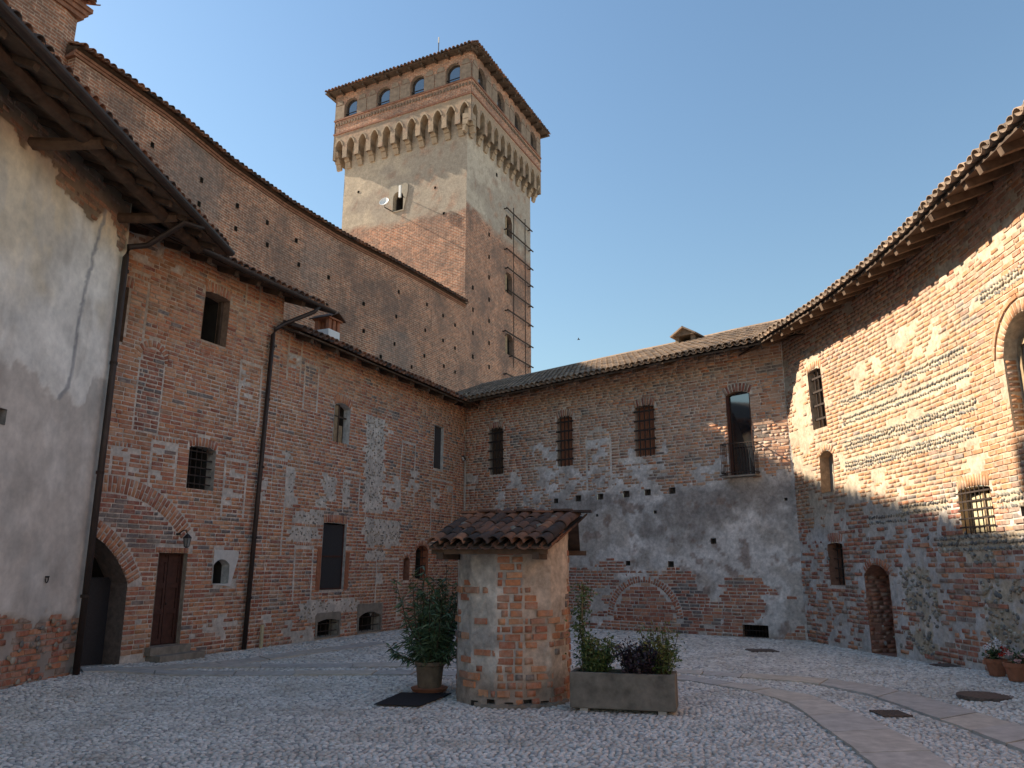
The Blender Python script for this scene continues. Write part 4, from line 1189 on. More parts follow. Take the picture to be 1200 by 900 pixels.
# cobble bands (given by their ends in the photograph)
BANDS = [((985, 473), (1127, 409), .16), ((987, 496), (1135, 432), .22), ((988, 524), (1143, 470), .26), ((990, 549), (1142, 503), .24), ((1055, 600), (1112, 588), .22),
         ((1148, 350), (1200, 318), .26), ((1168, 590), (1200, 580), .30), ((1020, 612), (1062, 604), .22), ((1100, 645), (1200, 625), .30)]
bands = []
for a, b, t in BANDS:
    ha, hb_ = RW.hit(*a), RW.hit(*b); bands.append((ha[0], hb_[0], (ha[1] + hb_[1]) / 2, t))
low_st = [rect_px(RW, *q) for q in [(1150, 680, 1200, 705), (1155, 715, 1200, 770), (1062, 690, 1100, 712), (1068, 740, 1098, 765), (1130, 640, 1165, 660), (1080, 715, 1105, 735), (1055, 665, 1090, 690)]]
def stone_zone(u, z):
    m = np.zeros_like(u); wob = (fbm(u * 2, z * 2, 15) - .5) * .1
    for a, b, zc, t in bands: m = np.maximum(m, band(a, b, u + wob, .03) * band(zc - t / 2, zc + t / 2, z + wob * .4, .015))
    for p in low_st: m = np.maximum(m, band(p[0], p[1], u + wob * 2, .03) * band(p[2], p[3], z + wob * 2, .03))
    return m
rpat = [rect_px(RW, *q) for q in [(1003, 440, 1014, 460), (1040, 395, 1075, 420), (955, 590, 995, 640), (990, 560, 1010, 590), (1004, 660, 1016, 690), (1012, 735, 1024, 760), (1085, 680, 1110, 730), (1145, 535, 1155, 548), (1125, 540, 1152, 552), (930, 470, 945, 560)]]
def right_mask(u, z):
    n2 = fbm(u * 3.2, z * 3.2, 111); n3 = fbm(u * 8, z * 9, 112)
    hi = sstep(.565, .60, fbm(u * .8 + 2, z * 1.0, 113) * .8 + n3 * .2) * sstep(.48, .54, n2 * .5 + n3 * .5)
    lo = (1 - sstep(2.4, 3.2, z)) * sstep(.615, .64, fbm(u * 1.5, z * 1.5, 117) * .55 + n3 * .45)
    lf = (1 - sstep(1.0, 2.4, u)) * sstep(.55, .58, fbm(u * 2.2, z * 1.6, 119) * .5 + n3 * .5) * sstep(1.4, 2.2, z)
    return np.maximum.reduce([hi * .9, lo, lf, patch_mask(u, z, rpat, 4, .12, 26) * sstep(.4, .45, n2)])
def right_fn(u, z):
    m = right_mask(u, z); s = stone_zone(u, z); N = len(u)
    d = -.006 + (fbm(u * 9, z * 9, 2) - .5) * .008 + m * (.010 + (fbm(u * 4, z * 4, 8) - .5) * .02) - s * .004
    hi = sstep(2.2, 3.6, z + (fbm(u, z, 4) - .5))
    c = mixcol(np.tile((.50, .44, .385), (N, 1)), np.tile((.45, .355, .26), (N, 1)), hi)
    pl = mixcol(np.tile((.52, .48, .45), (N, 1)), np.tile((.45, .355, .26), (N, 1)), hi)
    c = mixcol(c, pl, m); c = mixcol(c, np.tile((.46, .37, .27), (N, 1)), s * (1 - m))
    c = c * (.74 + .52 * fbm(u * 2.7, z * 2.7, 12))[:, None]
    return d, c, None
def right_pal(u, z, n, r):
    ci = pick(r.random(n), [10, 11, 12, 13, 14, 15, 0], [6, 5, 2.5, 2, .7, .8, 1.2])
    lo = z < 2.8 + (fbm(u * .9, z * .9, 4) - .5) * 1.6
    ci = np.where(lo, pick(r.random(n), [2, 3, 1, 4, 18, 21, 0, 8], [4, 3.5, 3, 2, 2, 1.5, 2, .8]), ci)
    g = fbm(u * 1.3, z * 2.6, 55) > .66
    ci = np.where(g & (r.random(n) < .55), pick(r.random(n), [14, 21, 20, 8], [3, 2, 1.5, .7]), ci)
    top = z > 6.2; ci = np.where(top & (r.random(n) < .5), pick(r.random(n), [18, 16, 2, 13], [3, 2, 1, 2]), ci)
    return ci
UMAX = RW.hit(1200, 800)[0] + 3.2
wallR = sheet('wall', RW, -.12, UMAX, -.3, 7.95, .055, ROPS, right_fn, M['mortar'], right)
wallR2 = sheet('wall_beyond', RW, UMAX, RW.len, -.3, 7.95, .4, [], lambda u, z: (np.full_like(u, -.003), np.tile((.42, .27, .17), (len(u), 1)), np.ones_like(u)), M['far'], right)
rr = np.random.default_rng(41)
exR = ROPS + [head_zone(o, t) for o, t in rheads[:5]] + [o6]
Br = courses(RW, .01, UMAX, 0, 7.9, exR, seed=18, course=.092, joint=.023)
keep = (right_mask(Br[:, 0], Br[:, 1]) < .5) & (stone_zone(Br[:, 0], Br[:, 1]) < .4); Br = Br[keep]
Br[:, 5] += np.where(Br[:, 1] < 2.6, rr.normal(0, .008, len(Br)), 0)
cr = right_pal(Br[:, 0], Br[:, 1], len(Br), rr)
ring6 = voussoirs(r6, .20, .085); rim = []
na = 12; half = math.asin(min(1, r6.a / r6.R)) if r6.zc <= r6.z1 else math.pi - math.asin(r6.a / r6.R)
for i in range(na):
    a = math.pi / 2 - half + 2 * half * (i + .5) / na; q = r6.R + .26
    rim.append((r6.uc + q * math.cos(a), r6.zc + q * math.sin(a), 2 * half * q / na - .015, .075, a - math.pi / 2, .018))
Vr = np.concatenate([voussoirs(o, t) for o, t in rheads[:5]] + [ring6, np.array(rim)])
cvr = np.where(Vr[:, 1] < 3, pick(rr.random(len(Vr)), [2, 3, 1], [2, 1, 2]), pick(rr.random(len(Vr)), [10, 11, 12], [3, 2, 1]))
lay_bricks(RW, np.concatenate([Br, Vr]), np.concatenate([cr, cvr]), wallR, 300, 19)
S = []
for k, (a, b, zc, t) in enumerate(bands):
    r_ = np.random.default_rng(200 + k); rows = max(1, int(round(t / .095)))
    for j in range(rows):
        z = zc - t / 2 + (j + .5) * t / rows; u = a
        while u < b:
            l = r_.uniform(.038, .06); tilt = (.65 if j % 2 else -.65) + r_.normal(0, .2)
            S.append((u + l * .6, z + r_.normal(0, .008), l * .95, l * .58, tilt)); u += l * 1.75
for k, p in enumerate(low_st):
    S += strew(RW, p[0], p[1], p[2], p[3], int((p[1] - p[0]) * (p[3] - p[2]) * 110), (.025, .062), 300 + k, stone_zone)
S += strew(RW, .5, UMAX, .05, 2.4, 200, (.03, .06), 333, right_mask)
wall_stones('river_stones', RW, S, wallR, 6, .022)
window(right, RW, r1, depth=.3, grille=(3, 4, -.1, .02), rcol=(.4, .3, .22), label='tall narrow window with thick iron bars in the sun')
w2 = window(right, RW, r2, depth=.26, rcol=(.42, .28, .18), back=('pane', 'cream'), label='small arched window with pale pane and leaning stick')
w2.children[0].data.materials[0] = M['grey_shutter'] if False else plain('pale_grey_panel', (.24, .215, .18), .7, .9, 1.1, 4)
MB().tube([RW.pos(r2.u1 - .1, r2.z0 + .02, -.16), RW.pos(r2.u0 + .2, r2.z0 + .48, -.2)], .014, 6).build('stick', M['cream'], w2)
w3 = window(right, RW, r3, depth=.24, rcol=(.45, .33, .22), grille=(6, 5, .02, .011), label='wide sunlit window with protruding iron grille')
for a, b in ((r3.u0 + .04, r3.uc - .05), (r3.uc + .05, r3.u1 - .03)):
    wpart('shutter', RW, [(a, b, r3.z0 + .02, r3.z1 - .08, -.17, -.2)], 'cream', w3)
wpart('frame', RW, [(r3.uc - .05, r3.uc + .05, r3.z0 + .02, r3.z1, -.15, -.2)], 'pale_wood', w3)
window(right, RW, r4, depth=.32, grille=(3, 4, -.14, .01), rcol=(.3, .15, .1), label='small dark window left of the low doorway')
p5 = window(right, RW, r5, depth=.62, rcol=(.34, .17, .12), name='doorway', label='low arched doorway leading into darkness')
# bricks in the reveal of the doorway
def jamb(w, o, depth, parent, pal, seed):
    J = Wall([w.pos(o.u0, 0, .0)[:2], w.pos(o.u0, 0, -depth)[:2]])
    B = courses(J, .0, depth, o.z0, o.z1 + .02, [], seed=seed)
    join_bricks('jamb_bricks', J, B, pick(np.random.default_rng(seed).random(len(B)), pal, [1] * len(pal)), M['brick'], parent, seed)
jamb(RW, r5, .6, p5, [2, 1, 3, 18], 71)
w6 = window(right, RW, r6, depth=.34, rcol=(.50, .40, .30), label='large arched window with weathered casements at the right edge')
jamb(RW, r6, .18, w6, [10, 11, 13], 72)
for a, b in ((r6.u0 + .05, r6.uc - .01), (r6.uc + .01, r6.u1 - .05)):
    z0, z1 = r6.z0 + .02, r6.z1 + .25
    wpart('casement', RW, [(a, a + .07, z0, z1, -.2, -.25), (b - .07, b, z0, z1, -.2, -.25), (a + .07, b - .07, z0, z0 + .1, -.2, -.25), (a + .07, b - .07, z0 + .62, z0 + .74, -.2, -.25), (a + .07, b - .07, z1 - .08, z1, -.2, -.25)], 'pale_wood', w6)
    wpart('panel', RW, [(a + .07, b - .07, z0 + .1, z0 + .62, -.22, -.24)], 'pale_wood', w6)
    wpart('pane', RW, [(a + .07, b - .07, z0 + .74, z1 - .08, -.225, -.235)], 'glass', w6)
    wpart('glazing_bar', RW, [((a + b) / 2 - .015, (a + b) / 2 + .015, z0 + .74, z1 - .08, -.205, -.225)], 'pale_wood', w6)
V, F = reveal_mesh(RW, r7, .004, -.2, True); mesh_obj('wall_hole', V, F, M['mortar'], wallR, col=np.tile((.16, .12, .1), (len(V), 1)))
eave_deck(RW, -.9, RW.len, ROV, zR, PR, 5.5, right, n=40)
rafters(RW, .35, UMAX + 2, .52, ROV, zR, PR, right, sz=(.10, .14), mat='beam_wood', short=.06, seed=9)
roof_tiles(RW, -.75, UMAX + 3, ROV + .02, lambda u: zR(u) + .0, PR, 5, right, M['tile_pale'], M['tile_pale_one'], 200, seed=10)

# ================================================================== PLASTERED BUILDING (left edge)
plast = thing('plastered_house', 'tall house with peeling cream plaster and wide timber eaves at the left edge', 'building', (float(PC[0]), float(PC[1]), 0))
crack = [PW.hit(*q) for q in [(128, 232), (118, 265), (108, 300), (98, 345), (90, 390), (84, 430), (77, 455), (70, 466)]]
def p_split(u):
    """height where the upper coat has come away"""
    pts = [PW.hit(*q) for q in [(0, 428), (20, 427), (40, 436), (52, 455), (64, 468), (78, 458), (90, 478), (100, 470), (108, 440)]]
    return np.interp(u, [p[0] for p in pts], [p[1] for p in pts])
zbr = PW.hit(60, 722)[1]
def plast_masks(u, z):
    n1 = fbm(u * 2.2, z * 2.2, 131); n2 = fbm(u * 7, z * 7, 133)
    low = 1 - sstep(-.03, .03, z - p_split(u) + (n2 - .5) * .25)
    brick = 1 - sstep(-.04, .04, z - zbr + (n1 - .5) * .5 + (n2 - .5) * .2)
    topb = sstep(-.03, .03, z - 7.55 + (n1 - .5) * 1.3)
    return low, brick, topb
def plast_fn(u, z):
    low, brick, topb = plast_masks(u, z); N = len(u)
    up = np.tile((.82, .78, .70), (N, 1))
    warm = sstep(.45, .65, fbm(u * .6, z * .6, 135) + (z - 6.3) * .18)
    up = mixcol(up, np.tile((.74, .62, .44), (N, 1)), warm * .75)
    up = mixcol(up, np.tile((.64, .59, .51), (N, 1)), sstep(.55, .66, fbm(u * 3, z * 1.2, 137)) * .6)
    lo = np.tile((.60, .535, .465), (N, 1))
    lo = mixcol(lo, np.tile((.54, .51, .46), (N, 1)), sstep(.45, .62, fbm(u * .9, z * .6, 139)) * .85)
    lo = mixcol(lo, np.tile((.68, .62, .55), (N, 1)), sstep(.58, .66, fbm(u * 4, z * 1.6, 141)) * .6)
    c = mixcol(up, lo, low)
    ck = np.full(N, 9.0); P = np.array(crack)
    wob = (fbm(u * 6, z * 6, 143) - .5) * .12
    for i in range(len(P) - 1):
        a, b = P[i], P[i + 1]; d = b - a; L = np.hypot(*d)
        t = np.clip(((u - a[0]) * d[0] + (z - a[1]) * d[1]) / L ** 2, 0, 1)
        ck = np.minimum(ck, np.hypot(u + wob - a[0] - t * d[0], z - a[1] - t * d[1]))
    c = mixcol(c, np.tile((.38, .37, .36), (N, 1)), 1 - sstep(.025, .055, ck))
    c = mixcol(c, np.tile((.40, .34, .29), (N, 1)), brick); c = mixcol(c, np.tile((.30, .24, .18), (N, 1)), topb)
    c = c * (.80 + .4 * fbm(u * 2.5, z * 2.5, 145))[:, None]
    d = .012 - low * .010 - brick * .035 - topb * .03 + (fbm(u * 3, z * 3, 147) - .5) * .018 * (1 - brick)
    return d, c, None
U0P = PW.hit(0, 100)[0] - 1.2
p1u, p1z = PW.hit(2, 487); ph = Op(p1u - .12, p1u + .08, p1z - .12, p1z + .1)
wallP = sheet('wall', PW, U0P, PW.len, -.2, 8.4, .045, [ph], plast_fn, M['plaster'], plast)
V, F = reveal_mesh(PW, ph, .01, -.12, True); mesh_obj('wall_hole', V, F, M['mortar'], wallP, col=np.tile((.3, .28, .26), (len(V), 1)))
sheet('wall_beyond', PW, 0, U0P, -.2, 8.4, .5, [], lambda u, z: (np.full_like(u, .01), np.tile((.46, .42, .37), (len(u), 1)), np.zeros_like(u)), M['far'], plast)
rp = np.random.default_rng(51)
Bp = np.concatenate([courses(PW, U0P, PW.len - .01, -.05, zbr + .5, [], seed=22, course=.092, joint=.02), courses(PW, U0P, PW.len - .01, 7.0, 8.3, [], seed=23)])
lo_, bk_, tb_ = plast_masks(Bp[:, 0], Bp[:, 1]); Bp = Bp[np.where(Bp[:, 1] < 3, bk_, tb_) > .5]
Bp = Bp[~((Bp[:, 1] < 3) & (fbm(Bp[:, 0] * 3, Bp[:, 1] * 3, 61) > .60))]
Bp[:, 5] -= .022; Bp[:, 4] += rp.normal(0, .02, len(Bp)); Bp[:, 5] += rp.normal(0, .006, len(Bp))
cp = np.where(Bp[:, 1] < 3, pick(rp.random(len(Bp)), [2, 1, 3, 18, 21, 0], [3, 3, 2, 2, 2, 1]), pick(rp.random(len(Bp)), [16, 21, 13], [2, 2, 1]))
lay_bricks(PW, Bp, cp, wallP, 300, 25)
wall_stones('base_stones', PW, strew(PW, U0P, PW.len, .05, zbr, 70, (.03, .065), 77, lambda u, z: plast_masks(u, z)[1]), wallP, 7, .012)
RTP = Wall([PC, PC + np.array([-1.7, .0])])
sheet('return_wall', RTP, 0, 1.7, -.2, 8.4, .2, [], lambda u, z: (np.zeros_like(u), np.tile((.52, .48, .42), (len(u), 1)), np.zeros_like(u)), M['far'], plast)
# eaves: plank deck, long purlin on wall brackets, rafters, gutter and downpipe
POV = 1.28; zP = lambda u: 7.92; PP = RAD(20); UEND = PW.len + 1.45
eave_deck(PW, 0, UEND, POV, zP, PP, 7.5, plast, n=6, mat='beam_wood')
for i, q in enumerate(np.arange(U0P - 1, UEND, .62)):
    z = zP(0) - .13; t = math.tan(PP)
    MB().beam(PW.pos(q, z + .04, POV - .1), PW.pos(q + random.uniform(-.03, .03), z + (POV + .3) * t, -.2), .10, .12).build('rafter', M['old_wood'], plast)
for q in np.arange(.25, 1.5, .28):
    pass
pu = MB().tube([PW.pos(u, 7.90 + .02 * math.sin(u * 1.3), .78 + .015 * math.sin(u * 2.1)) for u in np.linspace(2, UEND - .3, 14)], .115, 8)
pu.build('purlin', M['old_wood'], plast)
for px_, py_, in ((38, 168), (141, 255)):
    u, z = PW.hit(px_, py_)
    MB().tube([PW.pos(u, z, -.2), PW.pos(u + .02, z - .01, .5), PW.pos(u + .04, z + .02, 1.02)], [.10, .095, .085], 8).build('bracket_beam', M['beam_wood'], plast)
u3 = PW.hit(38, 168)[0] - 2.6
MB().tube([PW.pos(u3, 7.62, -.2), PW.pos(u3, 7.64, 1.0)], [.1, .085], 8).build('bracket_beam', M['beam_wood'], plast)
gutter(PW, 2, UEND, POV + .05, 7.93, plast, r=.085)
wpart('eave_board', PW, [(0, UEND, 7.84, 7.99, POV - .01, POV - .04)], 'old_wood', plast)
_pt = [PW.pos(*t) for t in ((PW.hit(236, 262, POV)[0], 7.86, POV + .03), (PW.hit(224, 270, POV)[0], 7.78, POV - .12), (PW.len + .05, 7.48, .35), (PW.len - .16, 7.36, .13), (PW.len - .18, 7.15, .11), (PW.len - .14, 4.0, .11), (PW.len - .12, .05, .11))]
dpp = MB().tube(_pt, .055, 10).build('downpipe', M['gutter'], plast, smooth=True)
for z in (1.3, 3.3, 5.2, 6.9): MB().tube([PW.pos(PW.len - .15, z - .025, .11), PW.pos(PW.len - .15, z + .025, .11)], .066, 10).build('pipe_clip', M['rust'], dpp)
roof_tiles(PW, 2, UEND, POV + .02, lambda u: 7.96, PP, 2, plast, M['tile'], M['tile_one'], 30, seed=31)
iu, iz = PW.hit(53, 676)
ring = thing('iron_ring', 'small black iron ring hanging on the plastered wall', 'ring', tuple(PW.pos(iu, iz, .03)))
MB().tube([(0, .035 * math.cos(a), -.04 + .045 * math.sin(a)) for a in np.linspace(0, 2 * math.pi, 14)], .009, 6, False).build('loop', M['dark_metal'], ring)
MB().tube([(-.05, 0, 0), (.03, 0, 0)], .014, 6).build('pin', M['dark_metal'], ring)

# ================================================================== CURTAIN WALL, TURRET, TOWER
D6 = L0 + 6 * NLI
_r = -.0649; _t = (_r * D6[1] - D6[0]) / (DL[0] - _r * DL[1]); TC = D6 + _t * DL     # near corner of the tower
ZC = 15.57
cpts = [atz(x, y, ZC)[:2] for x, y in [(90, 60), (143, 97), (200, 137), (267, 192), (333, 238), (397, 277), (455, 307), (501, 332)]] + [TC]
c_end = cpts[0]
CW = Wall(cpts)
curtain = thing('curtain_wall', 'high brick castle wall with putlog holes running to the tower', 'wall', (float(c_end[0]), float(c_end[1]), 0))
choles = []
for x, y in [(178, 170), (236, 211), (233, 239), (278, 241), (276, 268), (313, 261), (313, 287), (347, 282), (113, 123), (383, 358), (426, 356), (467, 342), (464, 371), (426, 388), (462, 403), (446, 418), (482, 430),
             (500, 357), (519, 370), (498, 387), (519, 399), (497, 417), (520, 429), (533, 381), (533, 408), (533, 436), (350, 310), (385, 325)]:
    u, z = CW.hit(x, y); choles.append(Op(u - .06, u + .06, z - .085, z + .085))
def cur_fn(u, z):
    n = fbm(u * .35, z * .35, 151); c = np.tile((.20, .175, .16), (len(u), 1))
    return (fbm(u * .5, z * .5, 3) - .5) * .06, c, 1 - sstep(.60, .68, n) * .45
cwall = sheet('wall', CW, 0, CW.len + .2, 0, ZC, .5, choles, cur_fn, M['far'], curtain)
for o in choles:
    V, F = reveal_mesh(CW, o, .03, -.3, True); mesh_obj('putlog_hole', V, F, M['interior'], cwall)
ENDW = Wall([c_end + np.array([-3.0, 1.2]), c_end])
sheet('end_wall', ENDW, 0, ENDW.len, 0, ZC, .5, [], lambda u, z: (np.zeros_like(u), np.tile((.2, .17, .15), (len(u), 1)), np.ones_like(u)), M['far'], curtain)
ruled('brick_cornice', CW, np.linspace(-.1, CW.len, 30), lambda u: [(-.3, ZC - .18), (.05, ZC - .18), (.05, ZC - .10), (.10, ZC - .10), (.10, ZC), (-.3, ZC)], curtain, M['cornice'])
ruled('wall_top', CW, np.linspace(-.1, CW.len, 30), lambda u: [(.24, ZC), (-.3, ZC + .22), (-1.0, ZC + .05), (-1.0, ZC - .3), (.1, ZC - .02)], curtain, M['old_wood'])
roof_tiles(CW, -.1, CW.len, .30, lambda u: ZC + .03, RAD(22), 2, curtain, M['tile'], M['tile_one'], 120, sp=.24, seed=12)
# turret set back at the left end
tdir = np.array([.38, .925]); tdir /= np.linalg.norm(tdir)
tq = aty(92, 40, 0.1)
_n = np.array([tdir[1], -tdir[0]]); _P = c_end + NLI * .25
_rr = ray(91, 40); _tt = (_P @ _n) / (_rr[:2] @ _n); tp = _rr[:2] * _tt; ztt = EYE + _tt * _rr[2]
_rr2 = ray(93, 22); ztop2 = EYE + ((_P @ _n) / (_rr2[:2] @ _n)) * _rr2[2]
TW = Wall([tp - tdir * 9, tp, tp - _n * .6])
turret = thing('brick_turret', 'taller brick block with corbelled cornice at the top left corner', 'tower', (float(tp[0]), float(tp[1]), 0))
sheet('wall', TW, 0, TW.len, 0, ztop2, .5, [], lambda u, z: (np.zeros_like(u), np.tile((.2, .17, .15), (len(u), 1)), np.ones_like(u)), M['far'], turret)
for k in range(3):
    W2 = TW; e = .07 * (k + 1)
    pr = [(tp - tdir * 9) + _n * e, tp + _n * e + tdir * e, tp + tdir * e - _n * .6]
    V = []; zz0, zz1 = ztop2 + .13 * k, ztop2 + .13 * (k + 1)
    V = [(q[0], q[1], z) for z in (zz0, zz1) for q in pr]; V += [(q[0], q[1], z) for z in (zz0, zz1) for q in [tp - tdir * 9 - _n * .6]]
    mesh_obj('cornice_course', [V[0], V[1], V[2], V[6], V[3], V[4], V[5], V[7]], [(0, 1, 5, 4), (1, 2, 6, 5), (2, 3, 7, 6), (3, 0, 4, 7), (4, 5, 6, 7), (3, 2, 1, 0)], M['cornice'], turret)
roof_tiles(Wall([tp - tdir * 9, tp + tdir * .3]), 0, 9.3, .45, lambda u: ztop2 + .42, RAD(22), 3, turret, M['tile'], M['tile_one'], 30, sp=.24, seed=13)

# tower
dR_ = np.array([.429, .903]); dR_ /= np.linalg.norm(dR_); dl_ = np.array([.891, -.454]); dl_ /= np.linalg.norm(dl_); TWD = 8.8
tower = thing('castle_tower', 'tall square brick tower with corbelled plaster gallery and low tiled roof', 'tower', (float(TC[0]), float(TC[1]), 0))
cA = TC - dl_ * TWD; cB = TC; cC = TC + dR_ * TWD; cD = cA + dR_ * TWD
FL, FR, FB, FX = Wall([cA, cB]), Wall([cB, cC]), Wall([cC, cD]), Wall([cD, cA])
ZP, ZG, ZS, ZE = 21.45, 25.7, 28.75, 31.05
def towop(W, q, rise): return op_px(W, q, rise)
tl_win = towop(FL, [(461, 226), (473, 224), (473, 246), (461, 248)], .35)
tr_win = [towop(FR, q, .3) for q in ([(592, 251), (600, 256), (600, 280), (592, 275)], [(592, 318), (600, 322), (600, 346), (592, 342)], [(592, 390), (601, 393), (601, 418), (592, 414)])]
tholes = []
for x, y in [(573, 275), (573, 301), (573, 325), (554, 337), (573, 351), (554, 363), (573, 376), (554, 390), (573, 402), (554, 418), (573, 430), (582, 205)]:
    u, z = FR.hit(x, y); tholes.append(Op(u - .08, u + .08, z - .12, z + .12))
tlh = []
for x, y in [(420, 225), (510, 220), (520, 250)]:
    u, z = FL.hit(x, y); tlh.append(Op(u - .06, u + .06, z - .07, z + .07))
def tow_fn(left_side):
    def f(u, z):
        n1 = fbm(u * .5, z * .5, 161); n2 = fbm(u * 2.4, z * 2.4, 163)
        bm = 1 - sstep(-.12, .12, z - ZP + (n1 - .5) * 1.1 + (n2 - .5) * .5)
        c = np.tile((.50, .41, .31) if left_side else (.52, .45, .365), (len(u), 1))
        c = mixcol(c, np.tile((.30, .255, .215), (len(u), 1)), sstep(.46, .62, n1 + n2 * .15) * .6)
        c = mixcol(c, np.tile((.34, .27, .21), (len(u), 1)), sstep(.52, .6, n2) * .4)
        bm = np.maximum(bm, sstep(.60, .66, n2 * .6 + n1 * .4) * .5)
        return (n2 - .5) * .03, c, bm
    return f
tb = sheet('wall', FL, 0, TWD, 0, ZS, .3, [tl_win] + tlh, tow_fn(True), M['far'], tower)
tb2 = sheet('wall', FR, 0, TWD, 0, ZS, .3, tr_win + tholes, tow_fn(False), M['far'], tower)
for W in (FB, FX): sheet('wall', W, 0, TWD, 0, ZS, 1.0, [], tow_fn(True), M['far'], tower)
for o in tholes: V, F = reveal_mesh(FR, o, .02, -.3, True); mesh_obj('putlog_hole', V, F, M['interior'], tb2)
for o in tlh: V, F = reveal_mesh(FL, o, .02, -.3, True); mesh_obj('putlog_hole', V, F, M['interior'], tb)
wv = window(tower, FL, tl_win, depth=.3, rcol=(.45, .39, .30)); 
tsur = frame_plate(FL, tl_win, (tl_win.u0 - .3, tl_win.u1 + .3, tl_win.z0 - .05, tl_win.top + .45), .05, 'white_plaster', wv, 'plaster_surround')
tsur.data.materials[0] = plain('tan_plaster', (.38, .33, .26), .9, .8, 1.15, 4)
for o in tr_win:
    wv = window(tower, FR, o, depth=.25, rcol=(.25, .17, .13))
    wpart('shutter', FR, [(o.u0 + .05, o.uc - .04, o.z0 + .05, o.z1 + .2, -.1, -.15)], 'pale_wood', wv)
# gallery: arches on corbels
GO = .55
def gal_wall(W):
    p, n = W.frame(np.array([0.0])); a = W.P[0] + W.N[0] * GO - W.D[0] * GO; b = W.P[1] + W.N[0] * GO + W.D[0] * GO
    return Wall([a, b])
GL, GR, GB, GX_ = [gal_wall(W) for W in (FL, FR, FB, FX)]
class Pointed(Op):
    """pointed arch: two arcs"""
    def __init__(s, u0, u1, z0, z1, rise):
        Op.__init__(s, u0, u1, z0, z1, rise); s.r = rise
    def arc(s, u):
        t = np.clip(np.abs(np.asarray(u, float) - s.uc) / s.a, 0, 1); return s.z1 + s.top * 0 + (s.top - s.z1) * (1 - t ** 1.9)
    def span(s, z): return None
def pgal(W, G, seed, vis=True):
    L = G.len; n = 11; per = L / n; pier = .34
    ops = [Pointed(i * per + pier / 2, (i + 1) * per - pier / 2, 26.3, 27.12, .42) for i in range(n)]
    wins = []; blinds = []
    pitch_ = L / 4.0
    for i in range(4):
        c_ = (i + .5) * pitch_; wins.append(Op(c_ - .46, c_ + .46, 29.1, 29.95, .36))
    def fn(u, z):
        n1 = fbm(u * .8, z * .8, seed); n2 = fbm(u * 3, z * 3, seed + 2); N = len(u)
        c = np.tile((.35, .26, .185), (N, 1)); c = mixcol(c, np.tile((.28, .225, .18), (N, 1)), sstep(.45, .65, n1) * .7)
        bm = band(28.0, 29.0, z + (n2 - .5) * .2, .05) * .95
        bm = np.maximum(bm, sstep(28.95, 29.1, z + (n2 - .5) * .15) * .92)
        return (n2 - .5) * .02, c, np.clip(bm + sstep(.58, .64, n2) * .35, 0, 1)
    us = sheet('gallery_wall', G, 0, L, 26.3, ZE, .11, [], fn, M['far'], tower) if False else None
    # sheet with pointed cut-outs: remove cells, then close with arch reveals
    uu = lines(0, L, .10, [x for o in ops + wins for x in (o.u0, o.u1, o.uc)]); zz = lines(26.3, ZE, .10, [x for o in wins for x in (o.z0, o.z1, o.top)] + [27.12, 27.54])
    U, Z = np.meshgrid(uu, zz, indexing='ij'); nu, nz = U.shape
    UC = (U[:-1, :-1] + U[1:, 1:]) / 2; ZZC = (Z[:-1, :-1] + Z[1:, 1:]) / 2; kp = np.ones(UC.shape, bool)
    for o in ops:
        kp &= ~((UC > o.u0) & (UC < o.u1) & (ZZC < o.arc(UC)))
        ins = (U > o.u0 + 1e-6) & (U < o.u1 - 1e-6) & (Z < o.arc(U)) & (Z > 27.12); Z = np.where(ins, o.arc(U), Z)
    for o in wins:
        kp &= ~o.inside(UC, ZZC); ins = o.inside(U, Z) & (Z > o.z1); ang = np.arctan2(Z - o.zc, U - o.uc)
        U = np.where(ins, o.uc + o.R * np.cos(ang), U); Z = np.where(ins, o.zc + o.R * np.sin(ang), Z)
    d, c, m = fn(U.ravel(), Z.ravel()); V = G.pos(U.ravel(), Z.ravel(), d)
    idx = np.arange(nu * nz).reshape(nu, nz); F = np.stack([idx[:-1, :-1], idx[1:, :-1], idx[1:, 1:], idx[:-1, 1:]], -1)[kp]
    used = np.unique(F); rm = np.zeros(nu * nz, int); rm[used] = np.arange(len(used))
    gw = mesh_obj('gallery_wall', V[used], rm[F], M['far'], tower, col=c[used], uv=np.stack([U.ravel(), Z.ravel()], 1)[used], msk=m[used])
    pm = plain('corbel_plaster', (.37, .285, .205), .9, .7, 1.15, 5)
    for o in ops:
        pts = [(o.u0, 26.3), (o.u0, o.z1)] + [(u, float(o.arc(u))) for u in np.linspace(o.u0, o.u1, 9)[1:-1]] + [(o.u1, o.z1), (o.u1, 26.3)]
        V = [G.pos(u, z, .0) for u, z in pts] + [G.pos(u, z, -GO) for u, z in pts]; k = len(pts)
        mesh_obj('arch', V, [(i, i + 1, k + i + 1, k + i) for i in range(k - 1)], pm, gw)
        # raised arch rim
        q = [(u, float(o.arc(u))) for u in np.linspace(o.u0, o.u1, 11)]
        V = [G.pos(u, z, .03) for u, z in q] + [G.pos(o.uc + (u - o.uc) * 1.16, z + .09, .03) for u, z in q] + [G.pos(u, z, -.02) for u, z in q] + [G.pos(o.uc + (u - o.uc) * 1.16, z + .09, -.02) for u, z in q]
        mesh_obj('arch_rim', V, [(i, i + 1, 11 + i + 1, 11 + i) for i in range(10)] + [(11 + i, 11 + i + 1, 33 + i + 1, 33 + i) for i in range(10)] + [(i + 1, i, 22 + i, 22 + i + 1) for i in range(10)], pm, gw)
